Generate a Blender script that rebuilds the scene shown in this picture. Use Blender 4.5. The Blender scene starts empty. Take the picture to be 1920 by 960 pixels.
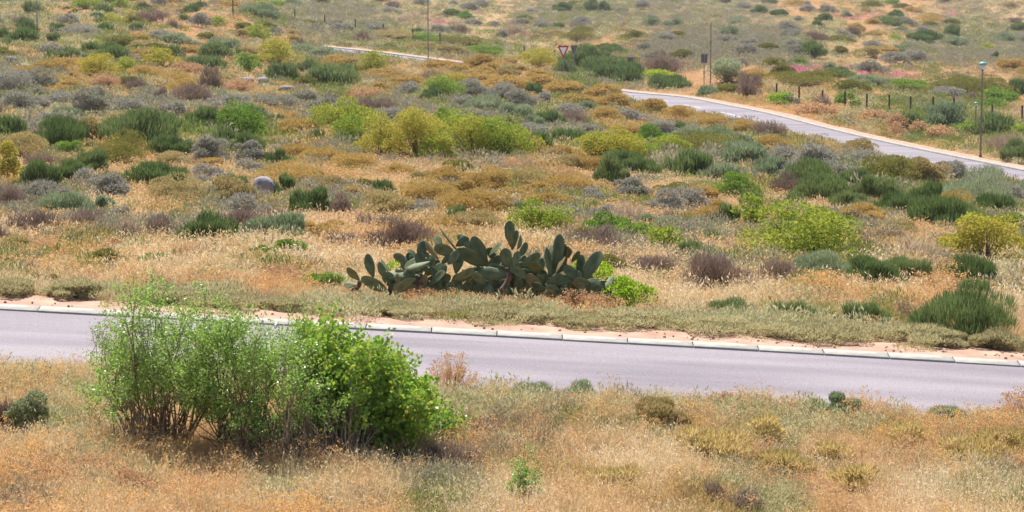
import bpy, math
import numpy as np
from mathutils import Vector, Matrix, Quaternion

# ------------------------------------------------------------------ camera, sky, sun, exposure
scene = bpy.context.scene
FPX = 4517.0                      # focal length in pixels of the 1920 px wide photograph
CAM_H = 6.08
PITCH = math.radians(7.5)
cam_data = bpy.data.cameras.new('camera')
cam_data.sensor_width = 36.0
cam_data.lens = FPX / 1920.0 * 36.0
cam_data.clip_start = 0.5
cam_data.clip_end = 12000
cam = bpy.data.objects.new('camera', cam_data)
scene.collection.objects.link(cam)
cam.location = (0, 0, CAM_H)
cam.rotation_euler = (math.pi / 2 - PITCH, 0, 0)
scene.camera = cam
cam_data.dof.use_dof = True
cam_data.dof.focus_distance = 39.0
cam_data.dof.aperture_fstop = 7.0

SUN_AZ = math.radians(-14)        # a little left of straight ahead
SUN_EL = math.radians(58)
world = bpy.data.worlds.new('World')
scene.world = world
world.use_nodes = True
wn = world.node_tree
sky = wn.nodes.new('ShaderNodeTexSky')
sky.sky_type = 'NISHITA'
sky.sun_disc = False
sky.sun_elevation = SUN_EL
sky.sun_rotation = SUN_AZ
wn.links.new(sky.outputs[0], wn.nodes['Background'].inputs[0])
wn.nodes['Background'].inputs[1].default_value = 0.09
sun = bpy.data.lights.new('sun', 'SUN')
sun.energy = 4.9
sun.angle = math.radians(0.6)
sun.color = (1.0, 0.95, 0.87)
sun_o = bpy.data.objects.new('sun', sun)
scene.collection.objects.link(sun_o)
sv = Vector((math.sin(SUN_AZ) * math.cos(SUN_EL), math.cos(SUN_AZ) * math.cos(SUN_EL), math.sin(SUN_EL)))
sun_o.rotation_euler = (-sv).to_track_quat('-Z', 'Y').to_euler()
sun_o.location = (0, 40, 60)
scene.view_settings.view_transform = 'Standard'
scene.view_settings.look = 'None'
scene.view_settings.exposure = 0.88
scene.view_settings.gamma = 1.0
scene.render.engine = 'CYCLES'
scene.cycles.max_bounces = 6
scene.cycles.diffuse_bounces = 3
scene.cycles.glossy_bounces = 2
scene.cycles.transmission_bounces = 3
scene.cycles.transparent_max_bounces = 4
scene.cycles.use_denoising = True

rng = np.random.default_rng(7)
TAU = 2 * math.pi

# ------------------------------------------------------------------ pixel <-> place
CP, SP = math.cos(PITCH), math.sin(PITCH)
FWD = np.array([0, CP, -SP]); UPV = np.array([0, SP, CP]); RGT = np.array([1.0, 0, 0])
CAM = np.array([0, 0, CAM_H])

def ray(u, v):
    u = np.asarray(u, float); v = np.asarray(v, float)
    return FWD + ((u - 960) / FPX)[..., None] * RGT - ((v - 480) / FPX)[..., None] * UPV

def pix(u, v, s):
    return CAM + ray(u, v) * np.asarray(s, float)[..., None]

def project(P):
    d = np.asarray(P, float) - CAM
    s = d @ FWD
    return 960 + FPX * (d @ RGT) / s, 480 - FPX * (d @ UPV) / s, s

# ------------------------------------------------------------------ noise
def _h(ix, iy, seed):
    n = np.sin(ix * 127.1 + iy * 311.7 + seed * 74.7) * 43758.5453
    return n - np.floor(n)

def vnoise(x, y, seed=0):
    x = np.asarray(x, float); y = np.asarray(y, float)
    ix = np.floor(x); iy = np.floor(y); fx = x - ix; fy = y - iy
    fx = fx * fx * (3 - 2 * fx); fy = fy * fy * (3 - 2 * fy)
    a = _h(ix, iy, seed); b = _h(ix + 1, iy, seed); c = _h(ix, iy + 1, seed); d = _h(ix + 1, iy + 1, seed)
    return (a * (1 - fx) + b * fx) * (1 - fy) + (c * (1 - fx) + d * fx) * fy

def fbm(x, y, seed=0, octv=4):
    s = 0; a = .5; n = 0
    for i in range(octv):
        s = s + a * vnoise(x, y, seed + i); n += a; a *= .5; x = x * 2.03; y = y * 2.03
    return s / n

def sstep(a, b, x):
    t = np.clip((x - a) / (b - a), 0, 1)
    return t * t * (3 - 2 * t)

# ------------------------------------------------------------------ terrain from points seen in the photograph
GUT_U = np.array([-700, -300, 0, 480, 960, 1440, 1920, 2220, 2620.])
GUT_V = np.array([547, 570, 588, 614, 640, 667, 697, 716, 742.])
GP = pix(GUT_U, GUT_V, np.full(9, 36.4))
ROAD_Y1 = 36.25                                   # far gutter
ROAD_Y0 = 31.9
gz = np.polyfit(GP[:, 0], GP[:, 2], 3)
def zroad(x): return np.polyval(gz, np.clip(x, -14, 14)) + (np.asarray(x) - np.clip(x, -14, 14)) * -0.06

ctrl = []
for u, v, s in [
    (960,567,40),(960,500,47),(960,450,55),(960,391,68),(960,300,95),(960,219,140),(960,183,175),(960,148,220),
    (960,104,285),(960,70,360),(960,30,480),(960,0,620),(960,-60,1300),
    (0,540,41),(0,450,51),(0,391,61),(0,300,83),(0,219,115),(0,150,150),(0,100,190),(0,50,240),(0,0,330),(0,-50,620),(0,-75,1300),
    (480,553,40.5),(480,450,53),(480,391,65),(480,300,90),(480,219,126),(480,150,185),(480,100,230),(480,40,282),(480,0,420),(480,-55,900),
    (1440,598,40),(1440,530,46),(1440,450,60),(1440,391,76),(1440,320,105),(1440,262,142),
    (1440,150,228),(1440,90,300),(1440,40,440),(1440,0,640),(1440,-60,1300),
    (1920,626,40),(1920,560,46),(1920,500,54),(1920,450,64),(1920,400,80),(1920,356,108),
    (1920,262,165),(1920,232,190),(1920,180,240),(1920,120,330),(1920,60,450),(1920,0,650),(1920,-60,1300),
    (1838,298,150),(1700,330,112),(1560,300,120),(1660,224,190),
    (-500,500,42),(-500,300,76),(-500,150,125),(-500,50,200),(-500,-30,400),
    (2420,640,41),(2420,470,64),(2420,390,92),(2420,300,165),(2420,200,240),(2420,80,430),(2420,0,700),(2420,-60,1300)]:
    ctrl.append(pix(u, v, s))
FE = [(2500,460,112),(2160,374,128),(1920,323,142),(1756,290,154),(1625,262,165),(1512,234,177),(1440,214,185),(1340,196,197),
      (1279,182,206),(1180,177,216),(1056,154,228),(940,132,240),(880,122,246),(803,112,252),(720,101,258),(655,94,263),(600,88,268),(540,88,280)]
FEP = np.array([pix(*p) for p in FE])
for i in range(0, len(FE) - 1): ctrl.append(FEP[i])
for x in np.linspace(-14, 14, 7):
    z = float(zroad(x))
    for yy, dz in ((36.4, 0.04), (34, 0), (31.5, 0), (27, .02), (22, .25), (16, 1.2)):
        ctrl.append(np.array([x * yy / 36.4, yy, z + dz]))
ctrl = np.array(ctrl)

def tcoord(x, y): return np.stack([x / y * 8.0, np.log(y)], -1)
def tker(d2): return .5 * d2 * np.log(d2 + 1e-12)
CT = tcoord(ctrl[:, 0], ctrl[:, 1]); n = len(CT)
K = tker(((CT[:, None] - CT[None]) ** 2).sum(-1)) + np.eye(n) * 2e-3
Pm = np.concatenate([np.ones((n, 1)), CT], 1)
A = np.zeros((n + 3, n + 3)); A[:n, :n] = K; A[:n, n:] = Pm; A[n:, :n] = Pm.T
TW = np.linalg.solve(A, np.concatenate([ctrl[:, 2], np.zeros(3)]))
def base(x, y):
    x = np.asarray(x, float).ravel(); y = np.asarray(y, float).ravel()
    out = np.empty_like(x)
    for i in range(0, len(x), 20000):
        q = tcoord(x[i:i+20000], y[i:i+20000])
        out[i:i+20000] = tker(((q[:, None] - CT[None]) ** 2).sum(-1)) @ TW[:n] + TW[n] + q @ TW[n+1:]
    return out

# far road centre data: far edge polyline resampled
def resample(P, step):
    P = np.array(P); d = np.concatenate([[0], np.cumsum(np.linalg.norm(np.diff(P[:, :2], axis=0), axis=1))])
    m = int(d[-1] / step); t = np.linspace(0, d[-1], m)
    Q = np.stack([np.interp(t, d, P[:, k]) for k in range(3)], 1)
    k = np.hanning(15); k /= k.sum()
    R = Q.copy()
    for c in range(3):
        R[:, c] = np.convolve(np.pad(Q[:, c], 7, mode='edge'), k, mode='valid')
    return R[4:-4]
FR = resample(FEP, 1.6)
tan = np.gradient(FR[:, :2], axis=0); tan /= np.linalg.norm(tan, axis=1)[:, None]
FN = np.stack([tan[:, 1], -tan[:, 0]], 1)         # outward (away from the asphalt)
if FN[5] @ np.array([1, 1.0]) < 0: FN = -FN

def farroad(x, y):
    """signed distance to the far edge (outward +) and road height"""
    x = np.asarray(x, float).ravel(); y = np.asarray(y, float).ravel()
    sd = np.full(len(x), 999.0); zz = np.zeros(len(x))
    m = np.where((y > 95) & (y < 370))[0]
    for i in range(0, len(m), 8000):
        j = m[i:i+8000]
        dx = x[j][:, None] - FR[None, :, 0]; dy = y[j][:, None] - FR[None, :, 1]
        d2 = dx * dx + dy * dy; k = d2.argmin(1); r = np.arange(len(j))
        along = dx[r, k] * tan[k, 0] + dy[r, k] * tan[k, 1]
        s = dx[r, k] * FN[k, 0] + dy[r, k] * FN[k, 1]
        s = np.where(np.abs(along) > 4, 999, s)
        sd[j] = s; zz[j] = FR[k, 2]
    return sd, zz

tcols = np.concatenate([np.linspace(-1.0, -.27, 16)[:-1], np.linspace(-.27, .27, 211), np.linspace(.27, 1.0, 16)[1:]])
yrows = np.concatenate([np.geomspace(12, 29, 60)[:-1], np.geomspace(29, 41, 110)[:-1], np.geomspace(41, 62, 75)[:-1],
                        np.geomspace(62, 700, 240)[:-1], np.geomspace(700, 2600, 20)])
TT, YY = np.meshgrid(tcols, yrows)
XX = TT * YY
gx, gy = XX.ravel(), YY.ravel()
zb = base(gx, gy)
amp = np.interp(gy, [20, 60, 150, 400], [.05, .16, .35, .7])
wl = np.interp(gy, [20, 60, 150, 400], [1.6, 3.0, 6.0, 14.0])
rough = (fbm(gx / 2.6, gy / 2.6, 3) - .5) * np.interp(gy, [20, 60, 100], [.16, .35, .3]) \
      + (fbm(gx / 14, gy / 14, 9) - .5) * np.interp(gy, [30, 45, 90, 300], [0, .25, .8, 1.6])
sd, zf = farroad(gx, gy)
nr = 1 - np.maximum(sstep(1.2, 3.2, gy - 36.5), sstep(.3, 2.2, 31.9 - gy))
gz_ground = zb + rough
gz_ground = gz_ground * (1 - nr) + (zroad(gx) + np.where(gy > 36.5, .05, -.02)) * nr
fr = (sstep(-9.5, -7.0, sd) * (1 - sstep(1.6, 4.5, sd))) * (sd < 900)
gz_ground = gz_ground * (1 - fr) + (zf + .03) * fr
gu = 960 + FPX * gx / gy
berm = np.interp(gu, [560, 620, 660, 870, 905, 1130, 1185, 1260], [.9, .6, .25, .3, 1.0, .9, .15, 0])
gz_ground = gz_ground + berm * sstep(-15, -10, sd) * (1 - sstep(-8.6, -6.6, sd)) * (sd < 900)
carve = np.where((gy > 32.1) & (gy < 36.5), .12, 0) + np.where((gy >= 36.5) & (gy < 37.0), .05, 0) \
      + np.where((sd > -6.0) & (sd < 1.1), .25, 0)
GZ = gz_ground.reshape(YY.shape)
def ground(x, y):
    x = np.asarray(x, float); y = np.asarray(y, float)
    fi = np.interp(y, yrows, np.arange(len(yrows))); fj = np.interp(x / y, tcols, np.arange(len(tcols)))
    i = np.clip(fi.astype(int), 0, len(yrows) - 2); j = np.clip(fj.astype(int), 0, len(tcols) - 2)
    a = fi - i; b = fj - j
    return (GZ[i, j] * (1 - b) + GZ[i, j + 1] * b) * (1 - a) + (GZ[i + 1, j] * (1 - b) + GZ[i + 1, j + 1] * b) * a

_ss = np.geomspace(18, 1100, 2600)
def hit(u, v):
    P = CAM + ray(u, v)[None] * _ss[:, None]
    below = P[:, 2] < ground(P[:, 0], P[:, 1])
    k = int(below.argmax()) if below.any() else len(_ss) - 1
    p = P[k].copy(); p[2] = float(ground(p[0], p[1]))
    return p, float((p - CAM) @ FWD)

# ------------------------------------------------------------------ colour and materials
def lin(c):
    c = np.array(c, float) / 255.0
    return tuple(np.where(c <= .04045, c / 12.92, ((c + .055) / 1.055) ** 2.4)) + (1.0,)

def newmat(name):
    m = bpy.data.materials.new(name); m.use_nodes = True
    nt = m.node_tree; nt.nodes.clear()
    out = nt.nodes.new('ShaderNodeOutputMaterial')
    return m, nt, out

def ramp(nt, cols, pos=None):
    r = nt.nodes.new('ShaderNodeValToRGB'); e = r.color_ramp.elements
    k = len(cols); pos = pos or [i / (k - 1) for i in range(k)]
    e[0].position = pos[0]; e[0].color = lin(cols[0]); e[1].position = pos[-1]; e[1].color = lin(cols[-1])
    for p, c in list(zip(pos, cols))[1:-1]:
        q = e.new(p); q.color = lin(c)
    return r

def leafmat(name, cols, trans=.35, inst=False, rough=.55, gloss=.0, spread=.55):
    """foliage: colour ramp driven by a random tint per leaf and a random value per plant"""
    m, nt, out = newmat(name); N = nt.nodes.new; L = nt.links.new
    at = N('ShaderNodeAttribute'); at.attribute_name = 'tint'
    if inst:
        h = N('ShaderNodeAttribute'); h.attribute_name = 'hue'; h.attribute_type = 'INSTANCER'; hv = h.outputs['Fac']
    else:
        h = N('ShaderNodeObjectInfo'); hv = h.outputs['Random']
    a = N('ShaderNodeMath'); a.operation = 'MULTIPLY'; a.inputs[1].default_value = spread; L(at.outputs['Fac'], a.inputs[0])
    b = N('ShaderNodeMath'); b.operation = 'MULTIPLY_ADD'; b.inputs[1].default_value = 1 - spread; L(hv, b.inputs[0]); L(a.outputs[0], b.inputs[2])
    r = ramp(nt, cols); L(b.outputs[0], r.inputs[0])
    d = N('ShaderNodeBsdfDiffuse'); L(r.outputs[0], d.inputs[0])
    t = N('ShaderNodeBsdfTranslucent'); L(r.outputs[0], t.inputs[0])
    mx = N('ShaderNodeMixShader'); mx.inputs[0].default_value = trans; L(d.outputs[0], mx.inputs[1]); L(t.outputs[0], mx.inputs[2])
    last = mx
    if gloss > 0:
        g = N('ShaderNodeBsdfGlossy'); g.inputs['Roughness'].default_value = rough; g.inputs[0].default_value = (.9, .9, .9, 1)
        m2 = N('ShaderNodeMixShader'); m2.inputs[0].default_value = gloss; L(mx.outputs[0], m2.inputs[1]); L(g.outputs[0], m2.inputs[2]); last = m2
    L(last.outputs[0], out.inputs[0])
    return m

def noisemat(name, cols, scale=3.0, rough=.85, bump=.0, detail=6, bscale=None, spec=.3, metal=0, pos=None):
    m, nt, out = newmat(name); N = nt.nodes.new; L = nt.links.new
    tc = N('ShaderNodeTexCoord'); nz = N('ShaderNodeTexNoise'); nz.inputs['Scale'].default_value = scale; nz.inputs['Detail'].default_value = detail
    L(tc.outputs['Object'], nz.inputs['Vector'])
    r = ramp(nt, cols, pos or [.3 + .4 * i / (len(cols) - 1) for i in range(len(cols))]); L(nz.outputs['Fac'], r.inputs[0])
    p = N('ShaderNodeBsdfPrincipled'); p.inputs['Roughness'].default_value = rough; p.inputs['Specular IOR Level'].default_value = spec; p.inputs['Metallic'].default_value = metal
    L(r.outputs[0], p.inputs['Base Color'])
    if bump:
        n2 = N('ShaderNodeTexNoise'); n2.inputs['Scale'].default_value = bscale or scale * 6; n2.inputs['Detail'].default_value = 5
        L(tc.outputs['Object'], n2.inputs['Vector'])
        bp = N('ShaderNodeBump'); bp.inputs['Strength'].default_value = bump; bp.inputs['Distance'].default_value = .02
        L(n2.outputs['Fac'], bp.inputs['Height']); L(bp.outputs[0], p.inputs['Normal'])
    L(p.outputs[0], out.inputs[0])
    return m

# ------------------------------------------------------------------ mesh helpers
class Acc:
    """collects faces with a tint value per vertex"""
    def __init__(s): s.v = []; s.t = []; s.lv = []; s.lt = []; s.n = 0; s.mi = []
    def add(s, verts, faces, tint, mi=0):
        verts = np.asarray(verts, float).reshape(-1, 3); faces = np.asarray(faces, int)
        s.v.append(verts); s.t.append(np.broadcast_to(np.asarray(tint, float), (len(verts),)))
        s.lv.append((faces + s.n).ravel()); s.lt.append(np.full(len(faces), faces.shape[1])); s.mi.append(np.full(len(faces), mi))
        s.n += len(verts)
    def mesh(s, name, mats, smooth=False):
        me = bpy.data.meshes.new(name)
        v = np.concatenate(s.v); lv = np.concatenate(s.lv); lt = np.concatenate(s.lt)
        me.vertices.add(len(v)); me.vertices.foreach_set('co', v.ravel().astype(np.float32))
        me.loops.add(len(lv)); me.loops.foreach_set('vertex_index', lv.astype(np.int32))
        me.polygons.add(len(lt)); me.polygons.foreach_set('loop_start', np.concatenate([[0], np.cumsum(lt)[:-1]]).astype(np.int32))
        me.polygons.foreach_set('material_index', np.concatenate(s.mi).astype(np.int32))
        if smooth: me.polygons.foreach_set('use_smooth', np.ones(len(lt), bool))
        a = me.attributes.new('tint', 'FLOAT', 'POINT'); a.data.foreach_set('value', np.concatenate(s.t).astype(np.float32))
        for m in (mats if isinstance(mats, (list, tuple)) else [mats]): me.materials.append(m)
        me.update(calc_edges=True)
        return me

def unit(v): return v / (np.linalg.norm(v, axis=-1, keepdims=True) + 1e-9)
def rnd3(k): return unit(rng.normal(size=(k, 3)))

def kites(acc, pos, d, L, W, tint, wide=.45, mi=0):
    k = len(pos); L = np.broadcast_to(L, (k,))[:, None]; W = np.broadcast_to(W, (k,))[:, None]
    d = unit(d); sd_ = unit(np.cross(d, rnd3(k)))
    m = pos + d * L * wide
    v = np.stack([pos, m + sd_ * W * .5, pos + d * L, m - sd_ * W * .5], 1)
    acc.add(v, np.arange(4 * k).reshape(k, 4), np.repeat(tint, 4), mi)

def blades(acc, pos, d, L, W, bend, tint, mi=0):
    """grass blade of two segments, drooping"""
    k = len(pos); L = np.broadcast_to(L, (k,))[:, None]; W = np.broadcast_to(W, (k,))[:, None]
    d = unit(d); sd_ = unit(np.cross(d, rnd3(k)))
    mid = pos + d * L * .55
    d2 = unit(d + bend); tip = mid + d2 * L * .45
    v = np.stack([pos - sd_ * W * .5, pos + sd_ * W * .5, mid + sd_ * W * .4, mid - sd_ * W * .4, tip], 1)
    b = np.arange(k)[:, None] * 5
    acc.add(v, b + np.array([0, 1, 2, 3]), np.repeat(tint, 5), mi)
    acc.v[-1] = acc.v[-1]; base_n = acc.n - 5 * k
    acc.lv.append((b + np.array([3, 2, 4]) + base_n).ravel()); acc.lt.append(np.full(k, 3)); acc.mi.append(np.full(k, mi))
    return tip

def sticks(acc, p0, p1, r0, r1, tint, mi=0):
    k = len(p0); d = unit(p1 - p0); a = unit(np.cross(d, rnd3(k))); b = np.cross(d, a)
    r0 = np.broadcast_to(r0, (k,)); r1 = np.broadcast_to(r1, (k,))
    vs = []
    for r, p in ((r0, p0), (r1, p1)):
        for q in range(3):
            c, s_ = math.cos(q * TAU / 3), math.sin(q * TAU / 3)
            vs.append(p + (a * c + b * s_) * r[:, None])
    v = np.stack(vs, 1)
    bb = np.arange(k)[:, None] * 6
    f = np.concatenate([bb + np.array(q) for q in ([0, 1, 4, 3], [1, 2, 5, 4], [2, 0, 3, 5])])
    acc.add(v, f, np.repeat(np.broadcast_to(tint, (k,)), 6), mi)

def tube(acc, pts, radii, sides=6, tint=.5, cap=True, mi=0):
    pts = np.asarray(pts, float); k = len(pts); radii = np.broadcast_to(radii, (k,))
    T = unit(np.gradient(pts, axis=0)); ref = np.array([0.31, .17, .93]) if abs(T[0] @ np.array([.31, .17, .93])) < .95 else np.array([1., 0, 0])
    a = unit(np.cross(T, ref)); b = np.cross(T, a)
    ang = np.arange(sides) * TAU / sides
    v = pts[:, None] + (a[:, None] * np.cos(ang)[None, :, None] + b[:, None] * np.sin(ang)[None, :, None]) * radii[:, None, None]
    f = []
    for i in range(k - 1):
        for j in range(sides):
            q = (j + 1) % sides
            f.append([i * sides + j, i * sides + q, (i + 1) * sides + q, (i + 1) * sides + j])
    acc.add(v, f, tint, mi)
    if cap:
        acc.add(v[-1], [list(range(sides))], tint, mi)
        acc.add(v[0][::-1], [list(range(sides))], tint, mi)

def box(acc, c, sx, sy, sz, R=None, tint=.5, mi=0):
    v = np.array([[x, y, z] for x in (-.5, .5) for y in (-.5, .5) for z in (-.5, .5)]) * [sx, sy, sz]
    if R is not None: v = v @ np.asarray(R).T
    acc.add(v + np.asarray(c, float), [[0, 1, 3, 2], [4, 6, 7, 5], [0, 4, 5, 1], [2, 3, 7, 6], [0, 2, 6, 4], [1, 5, 7, 3]], tint, mi)

COL = scene.collection
def obj(name, me, parent=None, loc=None):
    o = bpy.data.objects.new(name, me); COL.objects.link(o)
    if parent is not None: o.parent = parent
    if loc is not None: o.location = loc
    return o
def tag(o, label, cat, group=None, kind=None):
    o['label'] = label
    if cat: o['category'] = cat
    if group: o['group'] = group
    if kind: o['kind'] = kind
    return o
def thing(name, label, cat, loc, group=None, rz=0):
    o = bpy.data.objects.new(name, None); COL.objects.link(o); o.empty_display_size = .2
    o.location = loc; o.rotation_euler = (0, 0, rz)
    return tag(o, label, cat, group)

# ------------------------------------------------------------------ ground cover zones (what grows where), read off the photograph in 80 x 60 px cells
ZONES = [
 "sogooogffwwwffffffoooofw",
 "osgoomossgsswooffffsofff",
 "smoomooommmmmggooooooooo",
 "sssspsmsssssssmmmmrrrggo",
 "ssmoggommmgggsosssmmmggg",
 "ogooopmooooomoogssssssss",
 "opsossoooommoooooogosggg",
 "wwspgswoopooyopgooggpogg",
 "yyyyyyywwggggpppppggwpww",
 "ccccrrrccrrrrrwwwwwyywww",
 "cccccccccccccccccccccccr",
 "crccccccccrcccccccccccccc"[:24],
 "crccoooooocccccprcrrcccrr"[:24],
 "wcwoooooocwwoowgmccommocc"[:24],
 "rcrroogopppwoowwmmwooowwo"[:24],
 "rrrrooccopgwwmmpmccoowyyy"[:24]]
def zone(P):
    u, v, s = project(P)
    j = np.clip(((u + rng.normal(0, 26, len(u))) // 80).astype(int), 0, 23)
    i = np.clip(((v + rng.normal(0, 11, len(u))) // 60).astype(int), 0, 15)
    Z = np.array([list(r) for r in ZONES])
    return Z[i, j]

GROUND_COL = {'o': (196,156,122), 'y': (200,166,118), 'w': (198,168,132), 's': (172,152,130), 'g': (172,152,116), 'm': (186,150,108),
              'p': (168,142,124), 'r': (190,148,116), 'c': (186,160,132), 'f': (172,150,122)}

# ------------------------------------------------------------------ the ground sheet
def build_ground():
    m, nt, out = newmat('dry_soil'); N = nt.nodes.new; L = nt.links.new
    at = N('ShaderNodeAttribute'); at.attribute_name = 'soil'
    tc = N('ShaderNodeTexCoord')
    def nz(scale, det=6):
        t = N('ShaderNodeTexNoise'); t.inputs['Scale'].default_value = scale; t.inputs['Detail'].default_value = det
        L(tc.outputs['Object'], t.inputs['Vector']); return t
    n1, n2 = nz(7.0, 8), nz(.35, 6)
    r1 = ramp(nt, [(120,96,74), (255,250,240)], [.25, .75]); L(n1.outputs['Fac'], r1.inputs[0])
    mx = N('ShaderNodeMixRGB'); mx.blend_type = 'MULTIPLY'; mx.inputs[0].default_value = .7
    L(at.outputs['Color'], mx.inputs[1]); L(r1.outputs[0], mx.inputs[2])
    r2 = ramp(nt, [(200,205,190), (255,244,232)], [.35, .65]); L(n2.outputs['Fac'], r2.inputs[0])
    m2 = N('ShaderNodeMixRGB'); m2.blend_type = 'MULTIPLY'; m2.inputs[0].default_value = .8
    L(mx.outputs[0], m2.inputs[1]); L(r2.outputs[0], m2.inputs[2])
    p = N('ShaderNodeBsdfPrincipled'); p.inputs['Roughness'].default_value = .95; p.inputs['Specular IOR Level'].default_value = .1
    L(m2.outputs[0], p.inputs['Base Color'])
    bp = N('ShaderNodeBump'); bp.inputs['Strength'].default_value = .6; bp.inputs['Distance'].default_value = .05
    L(n1.outputs['Fac'], bp.inputs['Height']); L(bp.outputs[0], p.inputs['Normal'])
    L(p.outputs[0], out.inputs[0])
    P = np.stack([gx, gy, gz_ground - carve], 1)
    R, C = YY.shape
    k = (np.arange(R - 1)[:, None] * C + np.arange(C - 1)[None]).ravel()
    a = Acc(); a.add(P, np.stack([k, k + 1, k + C + 1, k + C], 1), .5)
    me = a.mesh('ground', m, smooth=True)
    z = zone(P)
    col = np.array([lin(GROUND_COL[c]) for c in 'oywsgmprcf']); idx = {c: i for i, c in enumerate('oywsgmprcf')}
    cc = col[[idx[c] for c in z]].reshape(R, C, 4)
    for _ in range(2):
        cc = (cc + np.roll(cc, 1, 0) + np.roll(cc, -1, 0) + np.roll(cc, 1, 1) + np.roll(cc, -1, 1)) / 5
    at_ = me.color_attributes.new('soil', 'FLOAT_COLOR', 'POINT'); at_.data.foreach_set('color', cc.reshape(-1).astype(np.float32))
    o = obj('ground', me); o['kind'] = 'structure'
    tag(o, 'dry sandy hillside ground between the two roads and beyond', None)
build_ground()

# ------------------------------------------------------------------ roads
M_ASPH = None
def asphalt():
    m, nt, out = newmat('weathered_asphalt'); N = nt.nodes.new; L = nt.links.new
    tc = N('ShaderNodeTexCoord')
    fine = N('ShaderNodeTexNoise'); fine.inputs['Scale'].default_value = 55; fine.inputs['Detail'].default_value = 4
    big = N('ShaderNodeTexNoise'); big.inputs['Scale'].default_value = .6; big.inputs['Detail'].default_value = 5
    mp = N('ShaderNodeMapping'); mp.inputs['Scale'].default_value = (.25, 1.6, 1)
    L(tc.outputs['Object'], fine.inputs['Vector']); L(tc.outputs['Object'], mp.inputs['Vector']); L(mp.outputs[0], big.inputs['Vector'])
    r1 = ramp(nt, [(108,102,106), (154,147,153)], [.3, .7]); L(fine.outputs['Fac'], r1.inputs[0])
    r2 = ramp(nt, [(205,200,205), (255,250,250)], [.35, .65]); L(big.outputs['Fac'], r2.inputs[0])
    mx = N('ShaderNodeMixRGB'); mx.blend_type = 'MULTIPLY'; mx.inputs[0].default_value = 1; L(r1.outputs[0], mx.inputs[1]); L(r2.outputs[0], mx.inputs[2])
    p = N('ShaderNodeBsdfPrincipled'); p.inputs['Roughness'].default_value = .8; p.inputs['Specular IOR Level'].default_value = .35
    L(mx.outputs[0], p.inputs['Base Color'])
    bp = N('ShaderNodeBump'); bp.inputs['Strength'].default_value = .4; bp.inputs['Distance'].default_value = .006
    L(fine.outputs['Fac'], bp.inputs['Height']); L(bp.outputs[0], p.inputs['Normal'])
    L(p.outputs[0], out.inputs[0]); return m
M_ASPH = asphalt()
M_KERB = noisemat('kerb_concrete', [(132,126,118), (154,149,141), (168,163,155)], 4.0, .8, .3, bscale=60)
M_SAND = noisemat('pink_sand', [(146,116,98), (170,136,116), (184,152,132)], 2.5, .95, .5, bscale=25)
M_PAINT = noisemat('road_paint', [(190,188,184), (215,213,210)], 8, .7)

def strip(name, lines, mat, label, kind='structure', smooth=True):
    a = Acc(); Lc = len(lines); k = len(lines[0])
    V = np.stack(lines, 1).reshape(-1, 3)
    f = []
    for i in range(k - 1):
        for j in range(Lc - 1):
            f.append([i * Lc + j, i * Lc + j + 1, (i + 1) * Lc + j + 1, (i + 1) * Lc + j])
    a.add(V, f, .5)
    me = a.mesh(name, mat, smooth)
    o = obj(name, me); o['kind'] = kind
    if label: o['label'] = label
    return o

xs = np.linspace(-24, 24, 200)
def nline(y, dz): return np.stack([xs, np.broadcast_to(y, xs.shape), zroad(xs) + dz], 1)
edge = ROAD_Y0 + (fbm(xs / .9, xs * 0, 21) - .5) * .35
strip('lower_road', [nline(ROAD_Y1 + .02, 0), nline(35.2, .012), nline(34.1, .02), nline(33, .012), nline(edge, 0)], M_ASPH,
      'narrow mauve grey asphalt road with a pale kerb below the prickly pear')
vx = np.linspace(-24, 24, 400); 
def vline(y, dz): return np.stack([vx, np.broadcast_to(y, vx.shape), zroad(vx) + dz], 1)
vn = lambda s: (fbm(vx / .5, vx * 0 + s, 31 + s) - .5) * .05
strip('sand_verge', [vline(36.52, .052), vline(36.7, .06 + vn(1)), vline(36.95, .065 + vn(2)), vline(37.2, .07 + vn(3)),
                     vline(37.45 + (fbm(vx / .8, vx * 0, 41) - .5) * .5, .06 + vn(4)), vline(37.9, -.03)], M_SAND,
      'strip of pink sand behind the kerb of the lower road')
kerb = bpy.data.objects.new('kerb', None); COL.objects.link(kerb); kerb['kind'] = 'structure'; kerb['label'] = 'pale concrete kerb of one metre stones along the lower road'
def kerb_mesh(seed):
    # profile in y,z: front foot, front lip, nose, back
    pr = [(0, -.1), (0, .022), (.012, .03), (.15, .046), (.27, .058), (.275, -.1)]
    a = Acc(); xsK = [-.4935, -.485, 0, .485, .4935]
    V = []
    r2 = np.random.default_rng(seed)
    for i, x in enumerate(xsK):
        inset = .006 if i in (0, 4) else 0
        for (y, z) in pr: V.append([x, y + (inset if y < .1 else -inset), z - inset + r2.normal(0, .0012)])
    n_ = len(pr); f = []
    for i in range(4):
        for j in range(n_ - 1): f.append([i * n_ + j, (i + 1) * n_ + j, (i + 1) * n_ + j + 1, i * n_ + j + 1])
    a.add(V, f, .5); a.add(V[:n_], [list(range(n_))], .5); a.add(V[-n_:], [list(range(n_))[::-1]], .5)
    return a.mesh('kerbstone', M_KERB)
KM = [kerb_mesh(i) for i in range(3)]
k0 = (683 - 960) / FPX * 36.4
for i in range(-10, 26):
    x = k0 + (i - 6) + .5
    z = float(zroad(x)); sl = float(zroad(x + .5) - zroad(x - .5))
    o = obj('kerbstone', KM[i % 3], kerb, (x, 36.25 + rng.normal(0, .004), z + rng.normal(0, .003)))
    o.rotation_euler = (0, -math.atan(sl), rng.normal(0, .002))
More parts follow.
